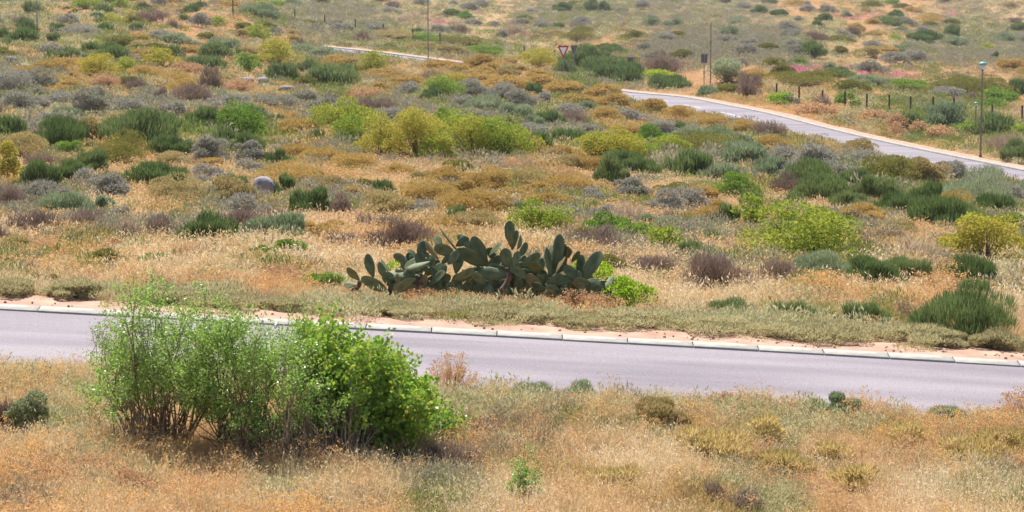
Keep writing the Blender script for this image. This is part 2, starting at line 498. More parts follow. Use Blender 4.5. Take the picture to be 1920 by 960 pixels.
# far road
def fline(off, dz): return np.concatenate([FR[:, :2] + FN * np.asarray(off)[..., None] if np.ndim(off) else FR[:, :2] + FN * off, (FR[:, 2] + dz)[:, None]], 1)
strip('upper_road', [fline(.02, .06), fline(-1.5, .09), fline(-3.1, .11), fline(-4.7, .09), fline(-6.3, .05)][::-1], M_ASPH,
      'wider grey asphalt road with a dashed centre line passing the lamp post')
strip('upper_kerb', [fline(0, 0), fline(0, .13), fline(.03, .16), fline(.32, .17), fline(.33, 0)], M_KERB, 'pale kerb along the upper road', smooth=False)
jn = (fbm(np.arange(len(FR)) / 2.0, np.arange(len(FR)) * 0., 51) - .5)
strip('upper_sand_verge', [fline(.33, .15), fline(.7, .17), fline(1.2 + jn * .5, .16), fline(1.9 + jn, -.1)], M_SAND, 'strip of pink sand behind the upper kerb')
a = Acc()
d_along = np.concatenate([[0], np.cumsum(np.linalg.norm(np.diff(FR[:, :2], axis=0), axis=1))])
cl = fline(-3.1, .116)
for q in np.arange(4, d_along[-1] - 8, 9.0):
    t = np.array([q, q + 1.5, q + 3.0, q + 4.5])
    c = np.stack([np.interp(t, d_along, cl[:, k]) for k in range(3)], 1)
    nn = np.stack([np.interp(t, d_along, FN[:, k]) for k in range(2)] + [t * 0], 1)
    V = np.stack([c - nn * .06, c + nn * .06], 1).reshape(-1, 3)
    a.add(V, [[0, 1, 3, 2], [2, 3, 5, 4], [4, 5, 7, 6]], .5)
o = obj('centre_line', a.mesh('centre_line', M_PAINT)); o['kind'] = 'structure'; o['label'] = 'dashed white centre line of the upper road'

# ------------------------------------------------------------------ foliage palettes
M_BARK = noisemat('grey_brown_bark', [(84,68,54), (122,102,84), (150,132,112)], 14, .9, .4)
M_PALEBARK = noisemat('pale_dead_wood', [(130,114,98), (176,160,142)], 14, .9, .3)
MAT = {
 'T': leafmat('grey_green_leaves', [(118,130,94), (146,154,114), (170,176,138), (154,150,110)], .4),
 'D': leafmat('dark_green_needles', [(74,92,54), (98,118,66), (118,134,80), (138,144,96)], .38),
 'L': leafmat('straw_olive', [(150,136,84), (182,162,102), (204,182,122), (172,156,100)], .45),
 'C': leafmat('sage_cushion', [(148,138,100), (178,168,124), (196,188,146), (170,162,120)], .4),
 'Y': leafmat('yellow_green_leaves', [(92,116,48), (130,154,60), (164,172,70), (184,158,70), (206,200,104)], .42),
 'B': leafmat('fresh_green_leaves', [(88,122,44), (112,144,58), (138,160,70), (158,168,86)], .4),
 'V': leafmat('vivid_green_leaves', [(96,140,36), (130,168,48), (170,186,60), (190,180,60)], .45),
 'G': leafmat('silver_grey_leaves', [(128,126,106), (156,152,134), (174,168,154), (142,134,118)], .28),
 'P': leafmat('purple_grey_twigs', [(116,96,84), (142,120,106), (160,140,124), (136,118,94)], .2),
 'M': leafmat('mustard_cushion', [(152,130,76), (182,154,90), (196,168,104), (170,146,86)], .35),
 'O': leafmat('beige_cushion', [(140,122,84), (178,160,108), (190,174,124), (158,146,96)], .3),
 'K': leafmat('olive_leaves', [(100,102,52), (124,122,60), (142,138,72), (116,116,64)], .35),
 'S': leafmat('sea_green_leaves', [(112,126,92), (136,150,112), (160,168,132), (146,150,114)], .35),
 'R': leafmat('rust_weeds', [(164,128,100), (192,154,118), (206,170,128), (178,140,104)], .35),
 'W': leafmat('pale_stalks', [(176,156,134), (206,186,158), (150,130,112), (190,168,138)], .3),
}
# ------------------------------------------------------------------ bush generator: lobes of leaves on a crown of stems, real sizes in metres
SPEC = {  # leaf length, leaf width, style, coverage
 'L': (.07, .009, 'shell', 1.7), 'D': (.17, .011, 'needle', 3.6), 'S': (.10, .012, 'needle', 3.2), 'G': (.055, .014, 'leaf', 2.6), 'B': (.055, .026, 'leaf', 1.9),
 'T': (.045, .016, 'leaf', 2.4), 'V': (.06, .04, 'leaf', 1.6), 'C': (.05, .013, 'shell', 3.4), 'Y': (.07, .045, 'leaf', 1.35), 'K': (.05, .018, 'shell', 3.2), 'P': (.18, .007, 'twig', 1.5),
 'M': (.05, .011, 'shell', 3.6), 'O': (.05, .012, 'shell', 3.2), 'R': (.14, .008, 'weed', 1.7), 'W': (.34, .009, 'twig', 1.1)}
_cache = {}
def bush_mesh(kind, W, H, dist, var):
    wc = round(math.log(max(W, .2)) / math.log(1.3)); hc = round(math.log(max(H / W, .12)) / math.log(1.35)); dc = 0 if dist < 48 else 1 if dist < 90 else 2 if dist < 170 else 3
    key = (kind, wc, hc, dc, var)
    if key in _cache: return _cache[key]
    W = 1.3 ** wc; H = W * 1.35 ** hc
    L, Wd, style, cov = SPEC[kind]
    px = {0: 38, 1: 65, 2: 120, 3: 230}[dc] / 2409.0
    f = max(1.0, .75 * px / Wd) if style != 'leaf' else max(1.0, 1.1 * px / Wd)
    L2 = L * max(1, f ** .6); W2 = Wd * f
    L2 = min(L2, W * .45)
    area = 2.2 * W * max(H, .35 * W) + W * W * .6
    nl = int(np.clip(cov * area / (L2 * W2 * .55), 250, 9000))
    acc = Acc(); st = Acc()
    nlobe = int(np.clip(9 * W / .8, 8, 26))
    # lobes filling an uneven dome that reaches the ground
    low = style == 'shell'
    th = rng.uniform(0, TAU, nlobe); lr = rng.uniform(.2, .36, nlobe) * (1.1 if low else 1.0)
    k1, k2 = rng.uniform(0, TAU, 2)
    rr = np.sqrt(rng.random(nlobe)) * .5 * (1 - lr * .55) * (1 + .16 * np.sin(2 * th + k1) + .12 * np.sin(3 * th + k2))
    hm = np.sqrt(np.clip(1 - (rr / .52) ** 2, .02, 1))
    c = np.stack([np.cos(th) * rr, np.sin(th) * rr, np.maximum(.04, hm * rng.uniform(.45, 1.05, nlobe) - lr * .55)], 1)
    pick = rng.integers(0, nlobe, nl)
    d = rnd3(nl); d[:, 2] = np.abs(d[:, 2]) * np.where(rng.random(nl) < .8, 1, -1); d = unit(d)
    rad = rng.uniform(.55 if not low else .85, 1.0, nl) ** .6
    off = d * (rad * lr[pick])[:, None] * np.array([.5, .5, .55]) * 1.5
    p = (c[pick] + off) * np.array([W, W, H])
    p[:, 2] = np.maximum(p[:, 2], .01 * H)
    t = np.clip(rng.random(nl) * .75 + .25 * rng.random(nlobe)[pick], 0, 1)
    out_ = unit(p * np.array([1, 1, .8]) / np.array([W, W, H]) + np.array([0, 0, .05]))
    if style == 'needle':
        dr = unit(out_ * .5 + np.array([0, 0, .9]) + rnd3(nl) * .38)
        kites(acc, p - dr * (L2 * .5), dr, L2 * rng.uniform(.6, 1.3, nl), W2 * rng.uniform(.7, 1.2, nl), t)
    elif style == 'shell':
        dr = unit(d * .9 + np.array([0, 0, .5]) + rnd3(nl) * .45)
        kites(acc, p - dr * (L2 * .3), dr, L2 * rng.uniform(.6, 1.3, nl), W2 * rng.uniform(.8, 1.3, nl), t)
    elif style == 'leaf':
        dr = unit(d * .6 + rnd3(nl) * .8 + np.array([0, 0, .25]))
        kites(acc, p, dr, L2 * rng.uniform(.6, 1.25, nl), W2 * rng.uniform(.7, 1.2, nl), t)
    elif style == 'twig':
        dr = unit(out_ * .9 + np.array([0, 0, .35]) + rnd3(nl) * .75)
        LL = L2 * rng.uniform(.5, 1.3, nl)
        kites(acc, p - dr * (LL * .7)[:, None], dr, LL, W2 * rng.uniform(.6, 1.2, nl), t, .3)
    elif style == 'weed':
        k = int(np.clip((130 if dc == 0 else 60) * W * max(1, H / W), 30, 260)); an = rng.uniform(0, TAU, k); ra = np.sqrt(rng.random(k)) * .5
        tip = np.stack([np.cos(an) * ra * W, np.sin(an) * ra * W, H * rng.uniform(.45, 1.0, k) * np.sqrt(1.05 - (ra / .5) ** 2 * .8)], 1)
        b0 = tip * np.array([.25, .25, 0]) + rng.normal(0, .02, (k, 3)) * np.array([1, 1, 0])
        kites(acc, b0, tip - b0, np.linalg.norm(tip - b0, axis=1), W2 * .9, rng.random(k) * .5, .3)
        m_ = k * 4; jx = rng.integers(0, k, m_); ff = rng.uniform(.4, .9, m_)[:, None]
        kites(acc, b0[jx] + (tip[jx] - b0[jx]) * ff, rnd3(m_) * .6 + np.array([0, 0, .7]), H * .22, W2 * .8, rng.random(m_) * .6, .3)
        m_ = k * 12; jx = rng.integers(0, k, m_); ds = .018 * max(1, f * .6)
        kites(acc, tip[jx] + rng.normal(0, 1, (m_, 3)) * np.array([.035, .035, .018]) * max(1, f * .5), rnd3(m_), ds * 1.5, ds, rng.uniform(.3, 1, m_))
    # stems from the root to the lobes
    ns = nlobe * 2
    tgt = c[rng.integers(0, nlobe, ns)] * np.array([W, W, H]) * rng.uniform(.75, 1.02, (ns, 1)) + rng.normal(0, .03 * W, (ns, 3))
    tgt[:, 2] = np.maximum(tgt[:, 2], .05 * H)
    b0 = rng.normal(0, .05 * W, (ns, 3)); b0[:, 2] = -.03
    mid = b0 * .5 + tgt * .5; mid[:, 2] *= .85; mid[:, :2] *= .8
    r0 = max(.012 * W, .004)
    sticks(st, b0, mid, r0, r0 * .7, rng.random(ns)); sticks(st, mid, tgt, r0 * .7, r0 * .3, rng.random(ns))
    res = (acc.mesh('foliage', MAT[kind]), st.mesh('stems', M_BARK), W, H)
    _cache[key] = res
    return res

KN = {'T': ('grey_green_bush', 'grey-green leafy bush', 'bush'), 'C': ('sage_mat', 'pale sage-green mat plant', 'mat plant'), 'L': ('straw_bush', 'straw-olive tufted low bush', 'bush'),  # object name, descriptive words, category
 'D': ('broom_shrub', 'dark green broom-like shrub', 'shrub'), 'S': ('soft_shrub', 'soft sea-green shrub', 'shrub'), 'G': ('silver_shrub', 'silver-grey shrub', 'shrub'),
 'B': ('green_shrub', 'fresh green leafy shrub', 'shrub'), 'V': ('vivid_shrub', 'vivid yellow-green bush', 'bush'), 'Y': ('yellow_shrub', 'yellow-green leafy shrub', 'shrub'),
 'K': ('olive_shrub', 'olive-green mounded shrub', 'shrub'), 'P': ('twiggy_shrub', 'purplish grey twiggy shrub', 'shrub'), 'M': ('mustard_mound', 'mustard-brown cushion mound', 'cushion plant'),
 'O': ('cushion_shrub', 'pale beige cushion shrub', 'cushion plant'), 'R': ('dried_weed', 'rust-brown dried weed', 'weed'), 'W': ('stalk_clump', 'pale dry stalk clump', 'stalks')}

DONE = []
LMK = [(493,362,'the granite boulder'),(1838,240,'the lantern lamp post'),(1056,140,'the red and white yield sign'),(1320,150,'the rectangular sign back'),(803,90,'the pole at the curving road'),
 (70,45,'the grey hillside pole'),(1788,208,'the braced fence post'),(905,520,'the prickly pear'),(1246,125,'the purple thicket'),(1363,140,'the rounded grey-green bush'),
 (1845,170,'the dome-shaped olive bush'),(1505,450,'the largest golden-green shrub'),(1850,465,'the many-headed golden shrub'),(1832,365,'the broad sea-green mound'),(1342,520,'the wide purplish twig shrub'),
 (1815,600,'the big kerbside broom bush'),(332,370,'the larger beige cushion shrub'),(388,440,'the light-tipped green shrub'),(521,105,'the tall rounded yellow shrub'),(183,130,'the broad yellow shrub'),
 (240,285,'the olive dome shrub'),(450,700,'the open thorny shrub'),(700,730,'the dense round-leaved bush'),(985,900,'the green sapling'),(1712,475,'the bare pale stalks'),(1500,155,'the long flat olive hedge'),
 (850,82,'the low hedge by the post fence'),(52,795,'the round foreground bush'),(1362,945,'the heap of dead twigs'),(1885,750,'the tall weed clump by the road'),(800,270,'the long yellow-green thicket'),(1150,290,'the second yellow thicket'),(40,130,'the pale flat rock'),(1730,75,'the small white rocks'),(860,370,'the cluster of mustard mounds')]
def place_word(u, v):
    best = min(LMK, key=lambda q: ((q[0] - u) / 1.6) ** 2 + ((q[1] - v) * 1.6) ** 2)
    dv = best[1] - v; du = abs(best[0] - u)
    rel = 'beside' if du > 2.2 * abs(dv) and du < 130 else ('behind' if dv > 0 else 'in front of')
    far = math.hypot((best[0] - u) / 1.6, dv * 1.6)
    return ('' if far < 55 else 'farther ' if far > 120 and rel == 'behind' else 'well ' if far > 120 and rel != 'beside' else '') + rel + ' ' + best[2]

def bush(u, v, w, h, kind, label=None, name=None):
    p, s = hit(u, v)
    hero = label is not None
    if kind == 'K' and v > 690: kind = 'L'
    mid = 1.22 if (v < 480 and not hero) else 1.0
    W = w * s / FPX * (1.5 if kind == 'L' else 1.16 * mid); H = h * s / FPX * 1.08 * mid + (.05 if p[1] < 60 else .12)
    cy = p[1] + W * .3; cx = p[0] * cy / p[1]
    if 31.7 - W * .35 < cy < 37.4: cy = 31.7 - W * .35 if p[1] < 36.4 else 37.4 + W * .2
    sd0 = farroad([cx], [cy])[0][0]
    if -6.6 - W * .5 < sd0 < 1.6 + W * .5:            # move it off the upper road, square to the kerb
        kk = int(((FR[:, 0] - cx) ** 2 + (FR[:, 1] - cy) ** 2).argmin())
        sh = (1.7 + W * .5 - sd0) if sd0 > -2.5 else -(6.8 + W * .5 + sd0)
        cx += FN[kk, 0] * sh; cy += FN[kk, 1] * sh
    loc = (cx, cy, float(ground(cx, cy)) - .02)
    H2 = max(H * .85, H + p[2] - loc[2])
    DONE.append((cx, cy, W, u, v, w))
    fol, stm, W0, H0 = bush_mesh(kind, W, H2, s, int(rng.integers(0, 2)))
    nm, words, cat = KN[kind]
    size = 'small ' if W < .8 else 'very large ' if W > 3 else 'large ' if W > 1.9 else ''
    if H / W > .8: size += 'upright '
    elif H / W < .38: size += 'low '
    pl = place_word(u, v)
    lab = label or size + words + ' ' + pl; grp = None if hero else words + ('es ' if words.endswith('sh') else 's ') + pl
    rz = rng.uniform(0, TAU); sc = (W / W0, W / W0, H2 / H0)
    if w >= 34 or hero:
        t = thing(name or nm, lab, cat, loc, grp, rz)
        obj('foliage', fol, t); obj('stems', stm, t)
    else:
        t = obj(name or nm, fol); tag(t, lab, cat, grp)
        t.location = loc; t.rotation_euler = (0, 0, rz)
    t.scale = sc
    return t

BUSHES = """
163 18 36 16 Y|226 22 24 22 Y|196 28 28 12 D|50 62 30 18 D|6 78 18 16 D|45 84 44 22 D|107 64 20 12 D|100 82 18 14 D|195 47 22 10 D|250 32 28 8 Y
285 42 50 18 P|325 56 26 14 P|345 41 14 8 D|482 36 50 22 S|408 50 28 12 Y|484 80 34 24 Y|150 69 50 14 G|170 102 26 14 D|215 118 46 22 D|135 116 36 18 D
100 116 24 14 D|235 142 28 24 Y|302 130 46 28 Y|318 113 40 18 D|378 132 60 18 D|403 113 44 22 D|463 136 40 24 B|445 112 16 12 D|530 156 48 24 D|580 138 30 16 D
633 170 86 34 D|20 182 60 38 G|70 168 46 28 G|197 168 44 22 R|255 177 40 22 P|398 176 34 38 P|301 192 24 20 P|358 202 64 32 P|170 220 44 40 G|240 216 60 20 G
30 214 60 26 G|110 207 50 22 G|115 290 84 46 D|20 268 42 32 D|215 262 40 22 D|252 278 112 48 D|320 258 60 28 D|385 254 60 32 D|92 250 62 24 G|162 275 44 38 O
455 270 66 54 B|460 292 52 26 D|515 240 26 16 D|517 314 40 18 D|592 276 40 14 D|40 304 64 34 O|130 297 40 22 B|218 320 70 32 K|85 320 60 22 P|12 348 50 56 Y
560 262 60 26 M|600 245 50 16 G|610 220 60 22 G|520 205 60 20 G|430 208 60 20 G|470 225 46 20 S
640 264 92 54 Y|665 288 70 50 Y|715 300 66 56 Y|785 302 80 66 Y|822 306 50 34 Y|850 276 60 48 Y|890 302 92 68 Y|942 305 84 56 Y|978 298 52 38 Y|1005 288 36 32 D
703 139 40 30 Y|812 154 46 16 P|852 170 32 24 Y|830 192 60 34 B|810 194 30 20 D|1000 182 24 16 D|740 238 60 22 G|870 232 50 18 G|700 213 60 20 P|905 266 44 28 P
960 257 44 28 P|1000 268 50 22 G|1070 237 50 24 P|965 231 46 28 S|1000 244 26 18 S|832 236 40 22 B|1060 282 70 22 D|1110 303 62 36 Y|1152 307 84 44 Y|1196 306 52 32 Y
1252 302 60 36 Y|1222 280 50 34 B|1160 330 60 30 D|1192 322 46 20 D|1153 356 52 44 D|1210 335 44 20 D|1108 26 22 20 D|1133 26 20 16 D|846 32 24 10 D|872 39 22 12 B
1082 82 42 20 K|740 78 52 16 O|700 62 40 12 G|845 106 44 16 O|790 98 44 14 O|905 106 50 16 B|1100 132 62 32 D|1135 142 70 28 D|1155 160 70 30 D|1058 142 30 18 D
1182 152 40 24 D|1078 126 40 20 D|1008 130 56 28 Y|1225 152 66 14 V|1262 167 46 16 D|1238 167 40 16 D|1255 184 30 14 S|1478 196 22 12 G|1535 150 42 12 K|1470 144 32 14 K
1598 176 46 16 K|1473 127 22 12 S|1495 126 26 12 B|1555 137 24 12 S|1632 163 60 14 S|1692 172 60 18 B|1770 184 50 14 G|1825 191 28 12 P|1872 194 60 18 B|1908 180 40 18 D
1857 206 40 12 B|1662 48 38 12 D|1690 18 26 8 K|1635 16 30 10 K|1670 10 26 8 B|1530 80 38 14 P|1575 81 34 10 K|1575 103 20 10 K|1680 79 20 10 Y|1730 82 50 16 D
1785 72 22 20 D|1850 96 22 10 Y|1865 116 10 13 D|1540 203 30 16 P|1587 202 30 20 B|1700 248 44 24 D|1770 242 62 34 S|1826 252 40 18 B|1862 254 60 24 D|1530 221 56 18 R
1640 232 40 16 R|1680 249 28 26 R|1722 255 22 18 R|1762 262 36 16 R|1315 293 102 32 K|1290 336 62 34 D|1395 322 72 38 S|1442 338 60 28 S|1485 372 60 34 P|1545 384 80 34 D
1380 377 62 34 B|1492 389 32 14 D|1593 497 40 26 Y|1540 532 102 46 S|1632 542 100 46 D|1702 532 92 42 D|1812 542 112 46 D|1455 537 80 38 P|1800 560 70 30 P|1290 492 54 34 D
1370 597 72 24 D|1485 602 72 22 D|1555 608 32 14 D|1622 616 78 32 D|1642 387 62 38 D|1742 397 62 32 D|1762 432 92 38 D|1862 407 62 24 D|1780 394 60 20 M|1730 382 34 12 M
1610 426 70 24 M|1662 352 70 38 K|1736 352 60 36 O|1780 350 50 30 G|1480 340 50 22 G|1560 345 60 26 G|1600 380 50 22 K|1690 412 70 26 D|1830 440 70 26 D|1890 440 60 24 B
78 364 56 40 D|30 404 62 36 P|290 358 80 34 D|530 377 38 28 D|540 357 90 32 M|585 416 54 48 D|640 418 34 34 P|120 412 80 32 S|230 420 32 24 G|60 442 80 32 P
165 442 62 34 P|310 452 62 30 P|462 442 72 34 P|520 458 84 36 S|600 550 72 32 B|800 388 72 30 M|860 382 44 32 M|836 354 62 22 M|917 367 54 30 M|936 347 54 20 M
880 412 84 36 M|922 412 54 28 M|1012 374 44 18 M|1022 402 62 22 M|660 322 70 20 M|560 305 60 20 M|980 325 60 18 R|853 420 38 22 D|1010 446 84 46 Y|1125 474 74 36 P
1130 446 72 28 B|1182 458 52 30 B|1247 478 62 34 Y|1150 522 62 40 K|1095 470 50 24 K|700 440 70 26 P|640 470 60 24 P|1050 345 60 20 R|1240 262 50 22 G|1290 275 60 22 S
1180 235 50 20 G|1130 230 44 18 M|1080 200 44 16 M|1150 205 50 18 M|1220 215 50 18 M|1280 225 50 18 M|1330 245 60 20 M|1390 255 50 18 M|1450 285 50 18 M|1510 300 50 16 M
900 160 50 16 M|950 172 56 18 M|760 165 50 16 M|720 150 44 14 M|860 140 44 14 M|1010 165 46 16 M|1060 178 50 16 M|680 190 50 18 R|450 175 50 18 R|90 140 50 18 M
45 150 50 18 M|280 150 56 18 M|330 160 50 16 M|350 140 46 14 R|610 112 50 14 S|560 100 40 12 S|640 125 50 14 M|230 90 44 14 K|330 85 50 14 S|420 92 44 14 S
1400 300 44 22 S|1350 345 60 24 S|1700 300 44 20 G|1620 320 50 24 G|1840 365 60 24 G|1905 390 44 26 G|1690 335 50 20 R|1580 270 40 18 R|1560 262 26 20 R|1480 250 40 16 R
1690 845 70 34 K|1880 862 84 38 K|1325 862 92 46 K|1435 838 64 38 K|1810 874 84 42 K|1540 758 84 34 S|1240 806 90 50 O|1000 722 70 28 S|1090 740 60 26 S|1480 905 80 36 K
1160 920 80 34 K|1560 880 60 30 K|250 935 80 40 R|90 915 90 46 R|1600 930 70 34 K|170 900 70 40 R|1740 770 70 28 S|1350 760 60 26 R|730 860 120 34 K|830 880 120 36 P
""".replace('\n', '|').split('|')
HERO = [
 (183,147,74,40,'Y','broad yellow-green shrub below the grey rocks on the upper slope','yellow_shrub'),
 (521,126,76,44,'Y','tall rounded yellow-green shrub with a dark underside on the upper slope','yellow_shrub'),
 (240,306,78,50,'K','olive dome-shaped shrub in front of the row of dark broom shrubs','olive_shrub'),
 (850,90,112,20,'K','long low olive hedge lying against the post fence','olive_hedge'),
 (1246,140,70,38,'P','wide bare purple-brown thicket beside the small flat-topped tree','bare_thicket'),
 (1363,158,66,42,'T','big rounded grey-green bush behind the bare lamp pole and sign back','leafy_bush'),
 (1402,184,46,44,'P','dry olive-brown shrub at the upper verge next to the rounded grey-green bush','twiggy_shrub'),
 (1460,196,38,20,'V','small bright yellow-green bush at the end post of the braced fence','vivid_shrub'),
 (1502,163,134,22,'K','long flat olive hedge lying in the tan grass beyond the fence','olive_hedge'),
 (1790,180,92,30,'K','low spreading olive bush left of and touching the dome-shaped olive bush','olive_shrub'),
 (1845,184,86,36,'K','dome-shaped dark olive bush behind the lantern lamp post','olive_shrub'),
 (1864,306,58,34,'D','dark green bush at the foot of the lantern lamp post','broom_shrub'),
 (1520,362,92,48,'D','large dark green broom shrub with a twiggy purple neighbour on the right slope','broom_shrub'),
 (1408,437,62,54,'Y','upright dark-leaved yellow and green shrub above the large golden-green shrub','yellow_shrub'),
 (1505,492,184,92,'Y','largest golden-green shrub, wide and loose, on the slope beyond the kerb','yellow_shrub'),
 (1850,503,134,92,'Y','bright golden-green shrub with several leafy heads near the sea-green mound','yellow_shrub'),
 (1832,392,134,70,'S','broad sea-green mound below the upper road','soft_shrub'),
 (1342,547,112,60,'P','wide purplish twig shrub on the slope beyond the prickly pear','twiggy_shrub'),
 (1712,492,104,44,'W','clump of bare pale stalks behind the dark green shrubs','stalk_clump'),
 (1815,642,172,92,'D','big rounded dark green broom bush standing right behind the lower kerb','broom_shrub'),
 (332,389,94,46,'O','larger of two pale beige cushion shrubs near the grey boulder','cushion_shrub'),
 (436,391,86,44,'O','pale beige cushion shrub between its larger twin and the grey boulder','cushion_shrub'),
 (388,462,92,50,'D','bushy green shrub with lighter tips at the top of the golden grass','broom_shrub'),
 (745,478,112,66,'P','loose brownish twig shrub close behind the prickly pear','twiggy_shrub'),
 (1178,588,84,66,'V','glossy yellow-green bush hugging the outer end of the prickly pear','vivid_shrub'),
 (1110,545,80,56,'V','fresh green plant growing through the prickly pear beside its tall end pad','vivid_shrub'),
 (745,528,50,50,'V','small vivid green plant poking up behind the prickly pear pads','vivid_shrub'),
 (52,822,80,70,'T','round grey-green bush with brown dead twigs in the foreground grass','soft_shrub'),
 (14,818,50,58,'P','brown dead twig bush against the round grey-green foreground bush','twiggy_shrub'),
 (852,712,84,72,'R','tall rust-brown dried weed clump at the road edge by the big green bush','dried_weed'),
 (1885,775,100,72,'R','tall rust-brown dried weed clump at the road edge opposite the broom bush','dried_weed'),
 (1362,958,92,42,'P','collapsed heap of dead grey-brown twigs in the foreground','dead_twig_heap'),
 (1890,282,84,24,'W','band of pale feathery grass beside the bush at the lamp post','pale_grass_clump'),
]
def place_bushes():
    for b in BUSHES:
        q = b.split()
        if len(q) == 5: bush(float(q[0]), float(q[1]), float(q[2]), float(q[3]), q[4])
    for u, v, w, h, k, lab, nm in HERO: bush(u, v, w, h, k, lab, nm)
    # the smaller shrubs between them, of the kinds that grow in each part of the slope
    EK = {'o': 'MODGMK', 'y': 'RKB', 'w': 'PWOG', 's': 'GGSPD', 'g': 'DDBSKY', 'm': 'MMMO', 'p': 'PPGW', 'r': 'RRK', 'c': 'SO', 'f': 'GGDKS'}
    for i in range(26):                                # the row of sage mats behind the lower kerb
        u = -70 + i * 80 + rng.normal(0, 22)
        if 560 < u < 660 or rng.random() < .12: continue
        bush(u, 575 + .0578 * u - rng.uniform(9, 20), rng.uniform(70, 160), rng.uniform(12, 27), 'C')
    for u, v, w, h in ((650,565,60,20),(700,574,60,24),(790,577,70,26),(850,580,70,28),(905,584,60,24),(960,586,60,22),(1010,588,60,22),(1080,592,100,36),(1125,594,80,32),(280,548,90,24),(420,552,90,26),(360,545,70,22),(1230,600,80,20),(1330,606,80,18),(1760,632,70,22)):
        bush(u, v, w, h, 'R')
    made = 0; tries = 0
    while made < 390 and tries < 6000:
        tries += 1
        u = rng.uniform(-60, 1980); v = rng.uniform(2, 470) if rng.random() < .93 else rng.uniform(470, 560)
        p, s = hit(u, v); sdv, _ = farroad([p[0]], [p[1]])
        w = np.interp(v, [0, 120, 300, 560], [20, 34, 54, 70]) * rng.uniform(.6, 1.25); h = w * rng.uniform(.35, .6)
        if 620 < u < 1220 and 470 < v: continue
        if (u > 1430 and 172 < v < 245) or (1020 < u < 1110 and 80 < v < 175) or (1290 < u < 1350 and v < 190) or (u > 1790 and u < 1880 and v < 320): continue
        if -7.5 - w * s / FPX < sdv[0] < 2.2 + w * s / FPX * .3: continue
        if any(abs(q[3] - u) < (q[5] + w) * .36 and abs(q[4] - v) < (w + q[5]) * .16 for q in DONE): continue
        z = ZONES[int(np.clip(v // 60, 0, 15))][int(np.clip(u // 80, 0, 23))]
        k = EK[z][int(rng.integers(0, len(EK[z])))]
        bush(u, v, w, h * (.75 if k in 'MOK' else 1), k); made += 1

# ------------------------------------------------------------------ street furniture and fences
M_STEEL = noisemat('galvanised_steel', [(122,118,124), (150,146,152)], 6, .5, metal=.3, spec=.4)
M_RUST = noisemat('brown_painted_pole', [(112,88,84), (134,108,102), (150,126,118)], 5, .65)
M_POST = noisemat('dark_iron_post', [(46,38,34), (68,54,46)], 10, .8)
M_RED = noisemat('sign_red', [(178,24,34), (196,34,44)], 3, .45)
M_WHITE = noisemat('sign_white', [(228,226,232), (238,236,240)], 3, .45)
M_BACK = noisemat('sign_back_grey', [(88,84,96), (108,104,114)], 3, .5, metal=.2)
M_TEAL = noisemat('lamp_teal_cap', [(92,160,152), (118,180,170)], 4, .4)
def glassmat():
    m, nt, out = newmat('frosted_lantern'); N = nt.nodes.new
    p = N('ShaderNodeBsdfPrincipled'); p.inputs['Base Color'].default_value = (.75, .76, .78, 1); p.inputs['Roughness'].default_value = .25
    p.inputs['Transmission Weight'].default_value = .35
    nt.links.new(p.outputs[0], out.inputs[0]); return m
M_LANT = glassmat()

def lathe(acc, prof, sides=14, c=(0, 0, 0), tint=.5):
    ang = np.arange(sides) * TAU / sides; k = len(prof)
    V = np.array([[r * math.cos(q), r * math.sin(q), z] for r, z in prof for q in ang]) + np.array(c)
    f = [[i * sides + j, i * sides + (j + 1) % sides, (i + 1) * sides + (j + 1) % sides, (i + 1) * sides + j] for i in range(k - 1) for j in range(sides)]
    acc.add(V, f, tint)

def lamp_post(u, v, top_v, label, head=True, mat=None, group=None, name='lamp_post', rad=.055):
    p, s = hit(u, v); h = (v - top_v) * s / FPX / CP
    t = thing(name, label, 'lamp post' if head else 'pole', tuple(p), group)
    hh = h - ((.53 if h > 3.5 else .34) if head else 0)
    a = Acc(); tube(a, [(0, 0, -.4), (0, 0, hh * .3), (0, 0, hh)], [rad * 1.15, rad, rad * .8], 10); obj('pole', a.mesh('pole', mat or M_RUST, True), t)
    a = Acc(); lathe(a, [(rad * 1.9, -.1), (rad * 1.9, .25), (rad * 1.2, .32)], 10); obj('base_sleeve', a.mesh('base_sleeve', mat or M_RUST, True), t)
    if head:
        g = .85 if h > 3.5 else .55
        for nm, mt, pr, sd_ in (('collar', M_POST, [(.04, -.05), (.1, 0), (.1, .06), (.02, .07)], 12), ('lantern', M_LANT, [(.12, .05), (.2, .2), (.27, .42), (.01, .425)], 14),
                                ('cap', M_TEAL, [(.31, .42), (.32, .45), (.27, .54), (.14, .6), (.01, .62)], 14)):
            a = Acc(); lathe(a, [(r_ * g, hh + z_ * g) for r_, z_ in pr], sd_); obj(nm, a.mesh(nm, mt, True), t)
    else:
        a = Acc(); lathe(a, [(rad * .95, hh - .03), (rad * .95, hh + .02), (.005, hh + .04)], 10); obj('cap', a.mesh('cap', mat or M_RUST, True), t)
    return t

